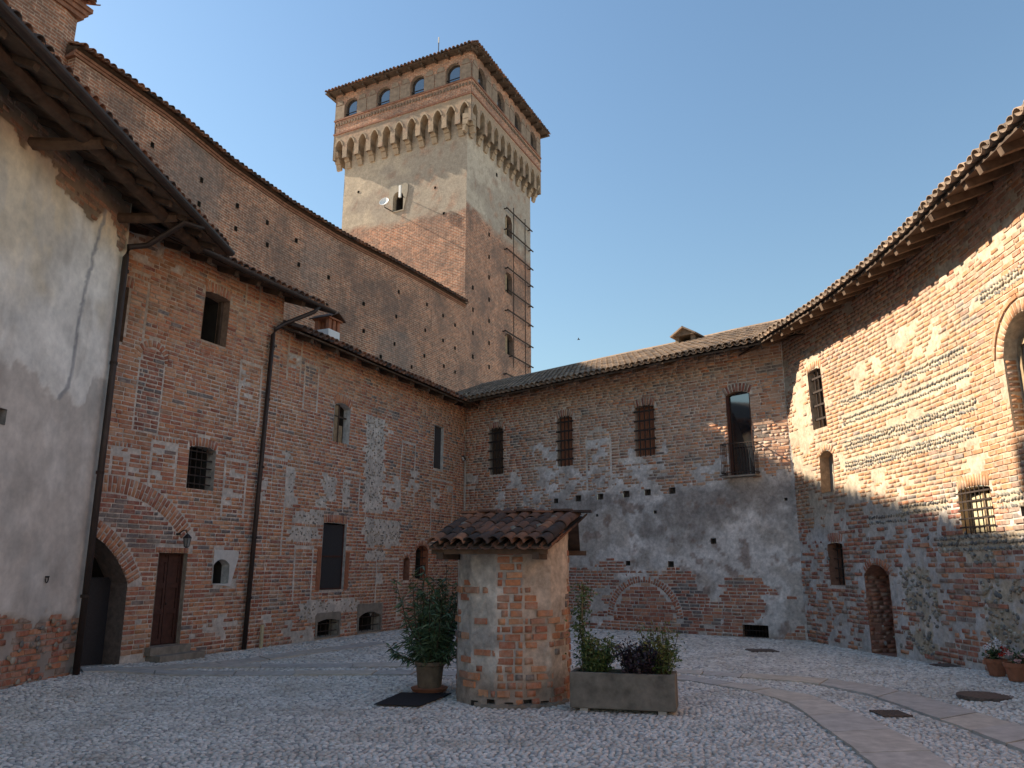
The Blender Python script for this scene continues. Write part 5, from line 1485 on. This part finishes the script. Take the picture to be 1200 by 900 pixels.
    for i in range(n + 1):
        u = min(max(i * per, pier / 2), L - pier / 2); st_ = []
        for k in range(3):
            z1_ = 26.85 - k * .36; dd = -GO * (k / 3.2); st_.append((z1_ - .36 + .03, z1_, dd))
        cm = MB()
        for z0_, z1_, dd in st_:
            P = [G.pos(uu_, z_, d_) for z_, sh in ((z0_, .10), (z1_, 0)) for uu_, d_ in ((u - pier / 2, dd - sh), (u + pier / 2, dd - sh), (u + pier / 2, -GO - .02), (u - pier / 2, -GO - .02))]
            cm.hexa(P)
        cm.build('corbel', pm, tower)
    for j, o in enumerate(wins):
        V, F = reveal_mesh(G, o, .01, -.25); wv = mesh_obj('gallery_window', V, F, M['mortar'], tower, col=np.tile((.25, .19, .15), (len(V), 1)))
        P = o.outline(); mesh_obj('pane', [G.pos(u, z, -.2) for u, z in P], [tuple(range(len(P)))], M['glass'], wv)
        wpart('rail', G, [(o.u0, o.u1, 29.32, 29.37, -.08, -.12)], 'dark_metal', wv)
        wpart('rail', G, [(o.u0, o.u1, 29.16, 29.2, -.08, -.12)], 'dark_metal', wv)
    bm_ = plain('gallery_plaster', (.27, .205, .155), .9, .6, 1.25, 4)
    for j in range(5):
        for half_ in (-1, 1):
            a = j * pitch_ + (half_ * .385)
            if a - .36 < 0 or a + .36 > L: continue
            o = Op(a - .35, a + .35, 29.08, 29.98, 0); wpart('blind_panel', G, [(o.u0, o.u1, o.z0, o.z1, .035, -.02)], bm_, tower)
            p2 = Op(a - .27, a + .27, 30.03, 30.06, .30); q = p2.outline(8)
            V = [G.pos(u, z, .035) for u, z in q] + [G.pos(u, z, -.02) for u, z in q]; k = len(q)
            mesh_obj('blind_arch', V, [tuple(range(k))] + [(i, (i + 1) % k, k + (i + 1) % k, k + i) for i in range(k)], bm_, tower)
    for zz_, dd in ((28.05, .05), (29.0, .06)):
        wpart('string_course', G, [(-.03, L + .03, zz_ - .05, zz_ + .05, dd, -.02)], 'cornice', tower)
    for i in range(46):
        u = (i + .5) * L / 46; wpart('dentil', G, [(u - .05, u + .05, 28.6, 28.78, .05, -.02)], 'old_pot', gw)
pgal(FL, GL, 171); pgal(FR, GR, 181)
for G in (GB, GX_): sheet('gallery_wall', G, 0, G.len, 26.3, ZE, 1.0, [], tow_fn(True), M['far'], tower)
ctr = (cA + cC) / 2; EO = .50
gc = [G.P[0] for G in (GL, GR, GB, GX_)]
ec = [ctr + (q - ctr) * (1 + EO * math.sqrt(2) / np.linalg.norm(q - ctr)) for q in gc]
ZR_ = 30.86
V = [(q[0], q[1], ZR_) for q in ec] + [(ctr[0], ctr[1], ZR_ + 2.0)] + [(q[0], q[1], ZR_ - .05) for q in ec]
mesh_obj('roof', V, [(0, 1, 4), (1, 2, 4), (2, 3, 4), (3, 0, 4), (0, 5, 6, 1), (1, 6, 7, 2), (2, 7, 8, 3), (3, 8, 5, 0), (8, 7, 6, 5)], M['old_wood'], tower)
for k, G in enumerate((GL, GR)):
    W = Wall([ec[k], ec[k + 1]])
    roof_tiles(W, 0, W.len, .08, lambda u: ZR_ + .0, RAD(18), 3, tower, M['tile'], M['tile_one'], 60, sp=.26, seed=40 + k, clip=lambda u, d, L=W.len: min(u, L - u) > -d - .1)
    n = 12
    for i in range(n + 1):
        u = .3 + i * (W.len - .6) / n
        MB().beam(W.pos(u, ZR_ - .16, -.08), W.pos(u, ZR_ - .12, -.75), .10, .13).build('rafter', M['old_wood'], tower)
# ridge rod, antennas, iron ties
au_, az2 = FL.hit(513, 38)
rod = thing('lightning_rod', 'thin lightning rod standing on the tower roof', 'rod', (float(ctr[0]), float(ctr[1]), ZR_ + 1.9))
rp_ = aty(514, 55, float(ctr[1]) - 3); rod.location = (float(rp_[0]), float(ctr[1]) - 3, ZR_ + 1.25)
MB().tube([(0, 0, -.6), (0, 0, 2.3)], .03, 6).build('mast', M['dark_metal'], rod)
MB().tube([(0, 0, 2.0), (0, 0, 2.4)], .045, 6).build('tip', M['white_plaster'], rod)
au_, az2 = FL.hit(459, 243)
ant = thing('dish_antenna', 'small white dish antenna beside the tower window', 'antenna', tuple(FL.pos(au_, az2, 0)))
dloc = Vector(FL.pos(au_, az2, .7)) - Vector(ant.location)
MB().lathe([(.02, .0), (.2, .03), (.3, .1), (.29, .1), (.19, .04), (.02, .015)], (0, 0, 0), 16).build('dish', M['white_paint'], ant)
dsh = ant.children[0]; dsh.location = dloc; dsh.rotation_euler = (RAD(70), 0, RAD(-20))
MB().tube([tuple(Vector(FL.pos(au_ + .1, az2 - .3, -.05)) - Vector(ant.location)), tuple(dloc + Vector((0, 0, -.3))), tuple(dloc)], .03, 6).build('arm', M['dark_metal'], ant)
au_, az2 = FL.hit(474, 230)
ant2 = thing('panel_antenna', 'slim white panel antenna right of the tower window', 'antenna', tuple(FL.pos(au_, az2, 0)))
MB().box(tuple(Vector(FL.pos(au_, az2 + .1, .45)) - Vector(ant2.location)), (.14, .1, .75), FL.yaw(1)).build('panel', M['white_paint'], ant2)
MB().tube([(0, 0, -.1), tuple(Vector(FL.pos(au_, az2, .42)) - Vector(ant2.location))], .025, 6).build('arm', M['dark_metal'], ant2)
for k, (a, b) in enumerate([((590, 245), (619, 270)), ((590, 269), (620, 294)), ((590, 292), (620, 316)), ((591, 312), (620, 338)), ((592, 337), (620, 363)), ((591, 364), (620, 382)), ((588, 387), (620, 408)), ((596, 417), (620, 431)), ((589, 438), (603, 445))]):
    ua_, za_ = FR.hit(*a); ub_, zb_ = FR.hit(*b); z = (za_ + zb_) / 2; ub_ = min(ub_, TWD)
    m = MB().tube([FR.pos(ua_, z, .22), FR.pos(ub_ + .15, z, .22)], .045, 6)
    m.tube([FR.pos(ua_ + .1, z, -.02), FR.pos(ua_ + .1, z, .22)], .04, 6).tube([FR.pos(ub_ - .1, z, -.02), FR.pos(ub_ - .1, z, .22)], .04, 6)
    m.build('tie_bar', M['rust'], tower)
for cond_u in (6.15, 7.9):
    MB().tube([FR.pos(cond_u, 24, .03), FR.pos(cond_u, 13.5, .03)], .02, 5).build('cable', M['dark_metal'], tower)

# ================================================================== THE WELL
WX, WY = .03, 11.3
well = thing('covered_well', 'round brick and plaster well house with tiled roof in the courtyard', 'well', (WX, WY, 0))
def wp(px, y): return ((px - 600) / 925 * y * 1.0, y)
wpts = [(-.78, 11.62), (-.74, 11.25), (-.55, 10.9), (-.21, 10.70), (.15, 10.70), (.52, 10.86), (.74, 11.2), (.82, 11.6), (.6, 12.2), (0, 12.45), (-.55, 12.2), (-.78, 11.62)]
WW = Wall([(x, y - .2) for x, y in wpts]); WH = 2.06
uS0, uS1 = WW.U[3], WW.U[4]
wops = [Op(WW.U[2] + .02 + k * .245, WW.U[2] + .13 + k * .245, -.05, .07 + .03 * (k % 2)) for k in range(5)]
def well_mask(u, z):
    """1 = plaster"""
    n1 = fbm(u * 2.4, z * 2.4, 191); n2 = fbm(u * 7, z * 7, 193)
    strip = band(uS0, uS1, u, .012)
    rt = (u > uS1) * sstep(.50, .56, n1 * .5 + n2 * .5 + band(.75, 1.42, z, .2) * .13 + (1 - sstep(.25, .45, z)) * .06 - sstep(1.45, 1.7, z) * .2)
    lt = (u < uS0) * sstep(.575, .61, n1 * .5 + n2 * .5 + (1 - sstep(.5, .9, z)) * .05 + band(.9, 1.3, z, .1) * .02 - sstep(1.4, 1.7, z) * .06)
    edge = (u > WW.U[6] - .05)
    return np.clip(1 - np.maximum.reduce([strip * (n2 < .68), rt, lt, edge * 1.0 * (n2 < .5)]), 0, 1)
def well_fn(u, z):
    m = well_mask(u, z); N = len(u); n1 = fbm(u * 2.4, z * 2.4, 195)
    c = np.tile((.60, .54, .47), (N, 1)); c = mixcol(c, np.tile((.46, .42, .38), (N, 1)), sstep(.45, .6, n1)); c = mixcol(c, np.tile((.60, .46, .34), (N, 1)), (u > uS1) * .6)
    c = c * (.72 + .56 * fbm(u * 5, z * 5, 12))[:, None]
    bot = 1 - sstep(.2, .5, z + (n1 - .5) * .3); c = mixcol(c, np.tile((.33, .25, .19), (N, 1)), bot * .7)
    return -.012 + m * (.012 + (fbm(u * 6, z * 6, 8) - .5) * .02) + (fbm(u * 12, z * 12, 9) - .5) * .01, c, None
def to_local(t, o):
    o.location = -Vector(t.location); return o
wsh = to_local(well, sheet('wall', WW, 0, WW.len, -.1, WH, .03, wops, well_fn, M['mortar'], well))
_co = np.zeros(len(wsh.data.vertices) * 3, np.float32); wsh.data.vertices.foreach_get('co', _co); _co = _co.reshape(-1, 3)
_y = np.abs((_co[:, 1] - WY) * math.cos(RAD(9)) + (_co[:, 0] - WX) * math.sin(RAD(9)))
_zt = 2.42 - .44 * _y / 1.18 - .05
_co[:, 2] = np.where(_co[:, 2] > 1.6, 1.6 + (_co[:, 2] - 1.6) * (_zt - 1.6) / (WH - 1.6), _co[:, 2]); wsh.data.vertices.foreach_set('co', _co.ravel())
rw = np.random.default_rng(61)
exW = wops
Bw = np.concatenate([courses(WW, a, b, .02, WH, exW, seed=60 + k, course=.099, joint=.017) for k, (a, b) in enumerate([(0, uS0 - .005), (uS0, uS1), (uS1 + .005, WW.len)])])
mk = well_mask(Bw[:, 0], Bw[:, 1]); Bw = Bw[(mk < .5) & ((rw.random(len(Bw)) > .25) | (Bw[:, 0] > WW.U[6]) | ((Bw[:, 0] > uS0) & (Bw[:, 0] < uS1)))]; _k = rw.uniform(.7, 1.0, len(Bw)); Bw[:, 0] += (1 - _k) * Bw[:, 2] * rw.uniform(-.5, .5, len(Bw)); Bw[:, 2] *= _k; Bw[:, 3] *= rw.uniform(.85, 1.02, len(Bw)); Bw[:, 5] += rw.normal(0, .006, len(Bw)); Bw[:, 4] += rw.normal(0, .012, len(Bw))
cw = pick(rw.random(len(Bw)), [0, 1, 5, 2, 18, 16, 20], [4, 3, 2, 3, 1.5, 1, .5])
lay_bricks(WW, Bw, cw, wsh, 300, 62)
for o in wops:
    V, F = reveal_mesh(WW, o, .005, -.1, True); mesh_obj('gap', V, F, M['mortar'], wsh, col=np.tile((.12, .10, .09), (len(V), 1)))
ruled('base_course', WW, np.linspace(WW.U[2] + .1, WW.U[6], 20), lambda u: [(-.03, -.05), (.035 + .012 * math.sin(u * 17), -.05), (.03 + .012 * math.sin(u * 23), .035 + .02 * math.sin(u * 31)), (-.03, .05)], wsh, M['doorstep'])
# roof of the well: low gable, ridge nearly across the view, turned a little
rot = RAD(-9); wc_ = Vector((WX + .02, WY - .02, 0))
RM = Matrix.Rotation(rot, 3, 'Z')
def wl(x, y, z): return tuple(RM @ Vector((x, y, 0)) + Vector((.0, 0, z)))
EH, RH, HD, HW = 2.02, 2.42, 1.12, .83
sk = -.13                                                    # tile rows lean to the left
for sgn in (-1, 1):
    P = []
    for zo in (-.03, 0):
        for x, y in ((-HW + (sk if sgn < 0 else 0), sgn * HD), (HW - .08 + (sk if sgn < 0 else .12), sgn * HD), (HW + .10, 0), (-HW + .10, 0)):
            P.append(wl(x, y, (EH if y else RH) + zo))
    MB().hexa(P).build('roof_board', M['old_wood'], well)
pw = math.atan2(RH - EH, HD); out = []
r_ = random.Random(4)
ncol = 10
for i in range(ncol):
    for kind in (0, 1):
        f = (i + (.5 if kind == 0 else 1.0)) / ncol
        xe = -HW + sk + f * (2 * HW - .08); xr = -HW + .10 + f * (2 * HW)
        dirv = Vector((xr - xe, HD, 0)); slope = math.atan2(RH - EH, dirv.length); L = math.hypot(dirv.length, RH - EH)
        yaw = math.atan2(-dirv.x, dirv.y); rows = 5
        for j in range(rows):
            t = (j * .25 - .04) / L + r_.uniform(-.015, .015)
            x, y = xe + dirv.x * t, -HD + HD * t
            p = Vector(wl(x, y, EH + (RH - EH) * t + (.045 if kind == 0 else -.025)))
            m = Matrix.Translation(p) @ Matrix.Rotation(rot + yaw + r_.gauss(0, .04), 4, 'Z') @ Matrix.Rotation(slope - .02 + r_.gauss(0, .02), 4, 'X') @ Matrix.Rotation(r_.gauss(0, .08), 4, 'Y') @ Matrix.Scale(r_.uniform(.94, 1.04), 4)
            out.append((m, kind))
for m, k in out:
    o = bpy.data.objects.new('roof_tile', tile_mesh(k, M['tile_one'])); o.matrix_local = m; put(o, well)
for i in range(7):
    x = -HW + .18 + i * .27; z = RH + .10
    P = [wl(x + a, b, z + c_ + (.02 if i % 2 else 0)) for c_ in (0, .028) for a, b in ((-.15, -.1), (.15, -.1), (.15, .12), (-.15, .12))]
    MB().hexa(P).build('ridge_tile', M['tile_one'], well)
MB().hexa([wl(x, y, z) for z in (EH - .10, EH - .035) for x, y in ((-HW + sk + .02, -HD + .05), (HW - .1 + sk, -HD + .05), (HW - .1 + sk, -HD + .12), (-HW + sk + .02, -HD + .12))]).build('eave_beam', M['beam_wood'], well)
for x in (-.72, .55):
    MB().beam(wl(x - .1, -HD + .02, EH - .12), wl(x + .1, HD - .05, EH - .12), .09, .09).build('cross_beam', M['old_wood'], well)
MB().hexa([wl(x, y, z) for z in (EH - .09, EH - .02) for x, y in ((-HW, HD - .12), (HW + .14, HD - .12), (HW + .14, HD - .05), (-HW, HD - .05))]).build('eave_beam', M['beam_wood'], well)
for k in range(4):
    x, y, z = [(-.62, -.5, 2.25), (.45, -.62, 2.21), (.62, -.25, 2.35), (.1, -.7, 2.18)][k]
    q = MB(); T_, F_ = pebble_template(); q.add([(a * .07, b * .05, c_ * .045) for a, b, c_ in T_], [tuple(f) for f in F_])
    o = q.build('weight_stone', M['stone_trough'], well, True); o.location = wl(x, y, z + .08)
# ================================================================== PLANTS AND SMALL THINGS
def leaves(arr, mat, name, parent, fold=.25):
    """arr rows: base xyz, direction xyz, length, width"""
    A = np.array(arr); n = len(A); b = A[:, :3]; d = A[:, 3:6] / np.linalg.norm(A[:, 3:6], axis=1, keepdims=True)
    r = np.random.default_rng(n); rnd = r.normal(size=(n, 3)) + np.array([0, 0, 1.2]); s = np.cross(d, rnd); s /= np.linalg.norm(s, axis=1, keepdims=True); up = np.cross(s, d)
    L = A[:, 6:7]; W = A[:, 7:8]
    P0 = b; P1 = b + d * L * .42 + s * W / 2 + up * W * fold; P2 = b + d * L - np.array([0, 0, 1]) * L * .12; P3 = b + d * L * .42 - s * W / 2 + up * W * fold
    V = np.stack([P0, P1, P2, P3], 1).reshape(-1, 3); F = np.arange(4 * n).reshape(n, 4)
    o = mesh_obj(name, V, F[:, [0, 1, 2, 3]], mat, parent); return o
def stem_curve(p0, p1, bend, n=7):
    p0, p1, bend = Vector(p0), Vector(p1), Vector(bend)
    return [p0.lerp(p1, t) + bend * math.sin(math.pi * t) for t in np.linspace(0, 1, n)]
# oleander in an old pot, on a mat
ox, oy = gnd(503, 812)
mat_ = [gnd(*q) for q in ((438, 828), (492, 830), (529, 815), (470, 814))]
mt = mesh_obj('rubber_mat', [(q[0], q[1], z) for z in (.022, .032) for q in mat_], [(3, 2, 1, 0), (4, 5, 6, 7), (0, 1, 5, 4), (1, 2, 6, 5), (2, 3, 7, 6), (3, 0, 4, 7)], M['mat'])
tag(mt, 'flat black rubber mat lying under the oleander pot', 'mat')
pot = thing('plant_pot', 'large weathered clay pot on a saucer left of the well', 'pot', (float(ox), float(oy), .032))
MB().lathe([(.0, 0), (.24, 0), (.27, .045), (.25, .05), (.0, .05)], n=24).build('saucer', M['terracotta'], pot)
MB().lathe([(.0, .05), (.17, .05), (.20, .34), (.22, .35), (.22, .40), (.195, .40), (.19, .36), (.0, .355)], n=24, cap=False).build('body', M['old_pot'], pot)
MB().lathe([(0.0, .37), (.10, .375), (.19, .365)], n=20, cap=False).build('soil', M['soil'], pot)
ole = thing('oleander', 'bushy oleander with long narrow dark green leaves left of the well', 'shrub', (float(ox), float(oy), .40))
r_ = random.Random(12); LV = []
stm = MB()
for k in range(60):
    a = r_.uniform(0, 2 * math.pi); rad_ = r_.uniform(.08, .66); hgt = r_.uniform(.25, 1.62) * (1 - .45 * rad_)
    p1 = (math.cos(a) * rad_ + .02, math.sin(a) * rad_ * .8, hgt); c = stem_curve((r_.uniform(-.08, .08), r_.uniform(-.08, .08), -.03), p1, (math.cos(a) * .08, math.sin(a) * .08, -.02), 8)
    stm.tube(c, [.011 - .0011 * i for i in range(8)], 5)
    for q in range(50):
        t = r_.uniform(.18, 1.0); i = min(6, int(t * 7)); p = c[i].lerp(c[i + 1], t * 7 - i)
        aa = r_.uniform(0, 2 * math.pi); d = Vector((math.cos(aa), math.sin(aa), r_.uniform(-.9, 1.0))) + Vector((math.cos(a), math.sin(a), 0)) * .35
        LV.append((*p, *d, r_.uniform(.11, .19), r_.uniform(.02, .032)))
stm.build('stems', M['bark'], ole); leaves(LV, M['leaf_oleander'], 'foliage', ole)
# stone planter
pa, pb_ = gnd(668, 834), gnd(793, 840); pdv = (pb_ - pa) / np.linalg.norm(pb_ - pa); pnv = np.array([-pdv[1], pdv[0]]); plen = np.linalg.norm(pb_ - pa); pdep = .46; phh = .47
trough = thing('planter', 'long grey stone planter trough right of the well', 'planter', (float(pa[0]), float(pa[1]), 0))
def tq_(u, v, z): q = pdv * u + pnv * v; return (float(q[0]), float(q[1]), z)
def tbox(m, u0, u1, v0, v1, z0, z1): return m.hexa([tq_(u, v, z) for z in (z0, z1) for u, v in ((u0, v0), (u1, v0), (u1, v1), (u0, v1))])
m = MB(); tbox(m, 0, plen, 0, .06, .05, phh); tbox(m, 0, plen, pdep - .06, pdep, .05, phh); tbox(m, 0, .06, .06, pdep - .06, .052, phh - .002); tbox(m, plen - .06, plen, .06, pdep - .06, .052, phh - .002); tbox(m, .06, plen - .06, .06, pdep - .06, .055, .10)
tr = m.build('trough', M['stone_trough'], trough)
bv = tr.modifiers.new('bevel', 'BEVEL'); bv.width = .008; bv.segments = 2
m = MB(); tbox(m, .06, plen - .06, .06, pdep - .06, .30, phh - .04); m.build('soil', M['soil'], trough)
for u in (.12, plen - .22):
    m = MB(); tbox(m, u, u + .1, .03, pdep - .03, .0, .05); m.build('foot', M['white_plaster'], trough)
def bush(name, label, u, v, h_, spread, mat, nst, nlf, ll, lw, seed, cat='shrub', upr=.3, mat2=None, top=.6):
    q = tq_(u, v, phh - .05); t = thing(name, label, cat, (float(pa[0]) + q[0], float(pa[1]) + q[1], q[2]))
    r_ = random.Random(seed); A = []; Bq = []; s = MB()
    for k in range(nst):
        a = r_.uniform(0, 2 * math.pi); rd = r_.uniform(.1, 1) * spread; hh = h_ * r_.uniform(.45, 1.0)
        c = stem_curve((r_.uniform(-.04, .04), r_.uniform(-.04, .04), -.05), (math.cos(a) * rd, math.sin(a) * rd * .8, hh), (math.cos(a) * .04, math.sin(a) * .04, 0), 6)
        s.tube(c, [.008 - .001 * i for i in range(6)], 5)
        for _ in range(nlf):
            f = r_.uniform(.25, 1.0); i = min(4, int(f * 5)); p = c[i].lerp(c[i + 1], f * 5 - i)
            p = p + Vector((r_.gauss(0, .045), r_.gauss(0, .045), r_.gauss(0, .03)))
            d = Vector((r_.gauss(0, 1), r_.gauss(0, 1), r_.gauss(upr, .8)))
            (Bq if (mat2 and f > top and r_.random() < .8) else A).append((*p, *d, ll * r_.uniform(.7, 1.25), lw * r_.uniform(.7, 1.25)))
    s.build('stems', M['bark'], t); leaves(A, M[mat], 'foliage', t, .15)
    if Bq: leaves(Bq, M[mat2], 'young_foliage', t, .15)
    return t
bush('nandina', 'green feathery shrub at the left end of the stone planter', .34, .22, .50, .22, 'leaf_nandina', 26, 70, .06, .024, 5, mat2='leaf_yellow', top=.88)
bush('purple_shrub', 'dark purple-leaved shrub in the middle of the stone planter', .86, .2, .44, .30, 'leaf_purple', 34, 75, .055, .028, 6)
bush('yellow_green_shrub', 'yellow-green feathery shrub at the right end of the planter', 1.13, .27,   .60, .30, 'leaf_nandina', 26, 60, .06, .022, 8, mat2='leaf_yellow', top=.55)
q = tq_(.12, .3, phh - .05)
cl_ = thing('climber', 'tall slim climbing plant on a stake beside the well', 'plant', (float(pa[0]) + q[0], float(pa[1]) + q[1], q[2]))
MB().tube([(0, 0, -.1), (.01, 0, 1.15)], .012, 6).build('stake', M['pale_wood'], cl_)
r_ = random.Random(9); c = [Vector((.03 * math.sin(t * 9), .03 * math.cos(t * 9), t * 1.12)) for t in np.linspace(0, 1, 16)]
MB().tube(c, .008, 5).build('stem', M['bark'], cl_)
A = []
for _ in range(700):
    t = r_.random(); p = c[int(t * 15)] + Vector((r_.gauss(0, .06), r_.gauss(0, .05), r_.gauss(0, .03))); A.append((*p, r_.gauss(0, 1), r_.gauss(0, 1), r_.gauss(0, .7), r_.uniform(.04, .07), r_.uniform(.02, .032)))
leaves(A, M['leaf_nandina'], 'foliage', cl_)
# geranium pots by the right wall
def flower_pot(x, y, label, lab2, seed, blooms, hgt=.26, droop=0, s=1.0):
    z0 = float(GROUND_RISE(x, y)) + .005
    p = thing('flower_pot', label, 'pot', (float(x), float(y), z0))
    MB().lathe([(0, .012), (.105 * s, .012), (.14 * s, .2 * s), (.155 * s, .2 * s), (.16 * s, .26 * s), (.135 * s, .26 * s), (.13 * s, .22 * s), (0, .215 * s)], n=22, cap=False).build('body', M['terracotta'], p)
    MB().lathe([(0, .225 * s), (.13 * s, .222 * s)], n=16, cap=False).build('soil', M['soil'], p)
    g = thing('geranium', lab2, 'flower', (float(x), float(y), z0 + .23 * s)); r_ = random.Random(seed); A = []; st_ = MB()
    for k in range(16):
        a = r_.uniform(0, 6.28); rd = r_.uniform(.03, .2) * s; c = stem_curve((0, 0, -.02), (math.cos(a) * rd + droop * .1, math.sin(a) * rd, r_.uniform(.05, .2)), (0, 0, .02), 5); st_.tube(c, .005, 4)
        for _ in range(12):
            p_ = c[r_.randint(1, 4)] + Vector((r_.gauss(0, .035), r_.gauss(0, .035), r_.gauss(0, .03))); A.append((*p_, r_.gauss(0, 1), r_.gauss(0, 1), r_.gauss(.3, .5), r_.uniform(.035, .06), r_.uniform(.03, .05)))
    st_.build('stems', M['bark'], g); leaves(A, M['leaf_geranium'], 'foliage', g, .1)
    for (bx, by, bz, mt_) in blooms:
        PT = [(bx + r_.gauss(0, .022), by + r_.gauss(0, .022), bz + r_.gauss(0, .014), r_.gauss(0, 1), r_.gauss(0, 1), r_.gauss(.6, .5), .032, .028) for _ in range(26)]
        leaves(PT, M[mt_], 'bloom', g, .05)
flower_pot(7.42, 12.45, 'terracotta pot nearest the doorway by the right wall', 'geranium with white and red blooms in the left pot', 3,
           [(-.09, -.05, .22, 'petal_white'), (-.02, -.05, .27, 'petal_white'), (.06, -.03, .25, 'petal_white'), (.0, -.1, .19, 'petal_white'), (-.12, 0, .17, 'petal_white'), (.1, -.08, .18, 'petal_red'), (.02, -.13, .11, 'petal_red'), (.06, 0, .29, 'petal_white'), (.12, -.02, .22, 'petal_white')])
flower_pot(7.34, 11.85, 'terracotta pot at the right edge, in front of the cobbled wall', 'geranium with pink blooms in the right pot', 4, [(-.12, -.1, .16, 'petal_pink'), (.06, -.1, .12, 'petal_pink'), (-.03, -.12, .06, 'petal_pink')], droop=1.2)
# drain covers
def cover(px, py, w_, l_, label, name, grate=False, round_=False):
    x, y = gnd(px, py); z = float(GROUND_RISE(x, y)) + .024; t = thing(name, label, 'drain cover', (float(x), float(y), z))
    if round_:
        MB().lathe([(.0, -.03), (w_, -.03), (w_, .004), (w_ - .02, .008), (0, .008)], n=36, cap=False).build('plate', M['iron_cover'], t)
        MB().lathe([(w_, -.03), (w_ + .035, -.03), (w_ + .035, .006), (w_, .006)], n=36, cap=False).build('rim', M['iron_cover'], t)
    elif grate:
        for i in range(9): MB().box((-w_ / 2 + (i + .5) * w_ / 9, 0, -.005), (w_ / 9 * .55, l_, .02), 0).build('bar', M['iron_cover'], t)
        for s in (-1, 1): MB().box((0, s * l_ / 2, -.005), (w_, .03, .022)).build('rim', M['iron_cover'], t)
    else:
        MB().box((0, 0, -.01), (w_, l_, .03)).build('plate', M['iron_cover'], t); MB().box((0, 0, -.016), (w_ + .07, l_ + .07, .025)).build('rim', M['iron_cover'], t)
cover(1155, 823, .30, .3, 'large round iron drain cover in the slab lane, right foreground', 'drain_cover', round_=True)
cover(1044, 838, .36, .34, 'small rusty iron grate between the two slab lanes', 'drain_grate', grate=True)
cover(1115, 785, .46, .36, 'square iron cover in front of the flower pots', 'drain_cover')
cover(893, 763, .52, .42, 'square iron cover near the rear right corner', 'drain_cover')
# lantern over the door
lu, lz = LW.hit(208, 633)
lan = thing('wall_lantern', 'black iron wall lantern above the wooden double door', 'lamp', tuple(LW.pos(lu, lz, 0)))
_lo = Vector(LW.pos(lu, lz, .26)) - Vector(lan.location)
MB().tube([(0, 0, .12), tuple(_lo * .4 + Vector((0, 0, .18))), tuple(_lo * .8 + Vector((0, 0, .2))), tuple(_lo + Vector((0, 0, .1)))], .011, 6).build('arm', M['dark_metal'], lan)
MB().lathe([(.05, -.02), (.05, .02)], tuple(Vector((0, 0, .12))), 10).build('wall_plate', M['dark_metal'], lan)
MB().lathe([(.02, .12), (.085, .05), (.09, .035)], tuple(_lo), 6).build('hood', M['dark_metal'], lan)
MB().lathe([(.072, .035), (.05, -.13)], tuple(_lo), 6).build('glass_body', glass('lantern_glass', (.25, .24, .22), .2), lan)
for k in range(6):
    a = k * math.pi / 3; MB().tube([tuple(_lo + Vector((.075 * math.cos(a), .075 * math.sin(a), .035))), tuple(_lo + Vector((.052 * math.cos(a), .052 * math.sin(a), -.13)))], .006, 4).build('frame_rod', M['dark_metal'], lan)
MB().lathe([(.055, -.13), (.02, -.155)], tuple(_lo), 6).build('foot', M['dark_metal'], lan)
# pale pipe stub by the left wall, and a bird in the sky
su, sz_ = LW.hit(303, 748)
stub = thing('pipe_stub', 'short cream pipe standing against the left wall foot', 'pipe', tuple(LW.pos(su, 0, .1)))
MB().tube([(0, 0, -.05), (0, 0, .48)], .04, 10).build('pipe', M['cream'], stub); MB().tube([(0, 0, .46), (0, 0, .5)], .046, 10).build('collar', M['cream'], stub)
bp = aty(678, 398, 60.0)
bird = thing('bird', 'tiny dark bird flying in the blue sky above the rear roof', 'bird', tuple(map(float, bp)))
MB().tube([(-.12, 0, 0), (-.04, 0, .01), (.06, 0, .015), (.13, 0, .02)], [.008, .035, .04, .012], 8).build('body', M['dark_metal'], bird, True)
for s in (-1, 1):
    MB().add([(.04, s * .02, .02), (-.04, s * .02, .02), (-.06, s * .18, .09), (.0, s * .2, .1), (-.1, s * .36, .04)], [(0, 1, 2, 3), (3, 2, 4)]).build('wing', M['dark_metal'], bird)

# children built in world coordinates: hold them in place under their parent
bpy.context.view_layer.update()
for t in (left, rear, right, plast, curtain, turret, tower):
    off = -Vector(t.location)
    for ch in t.children:
        ch.location = Vector(ch.location) + off
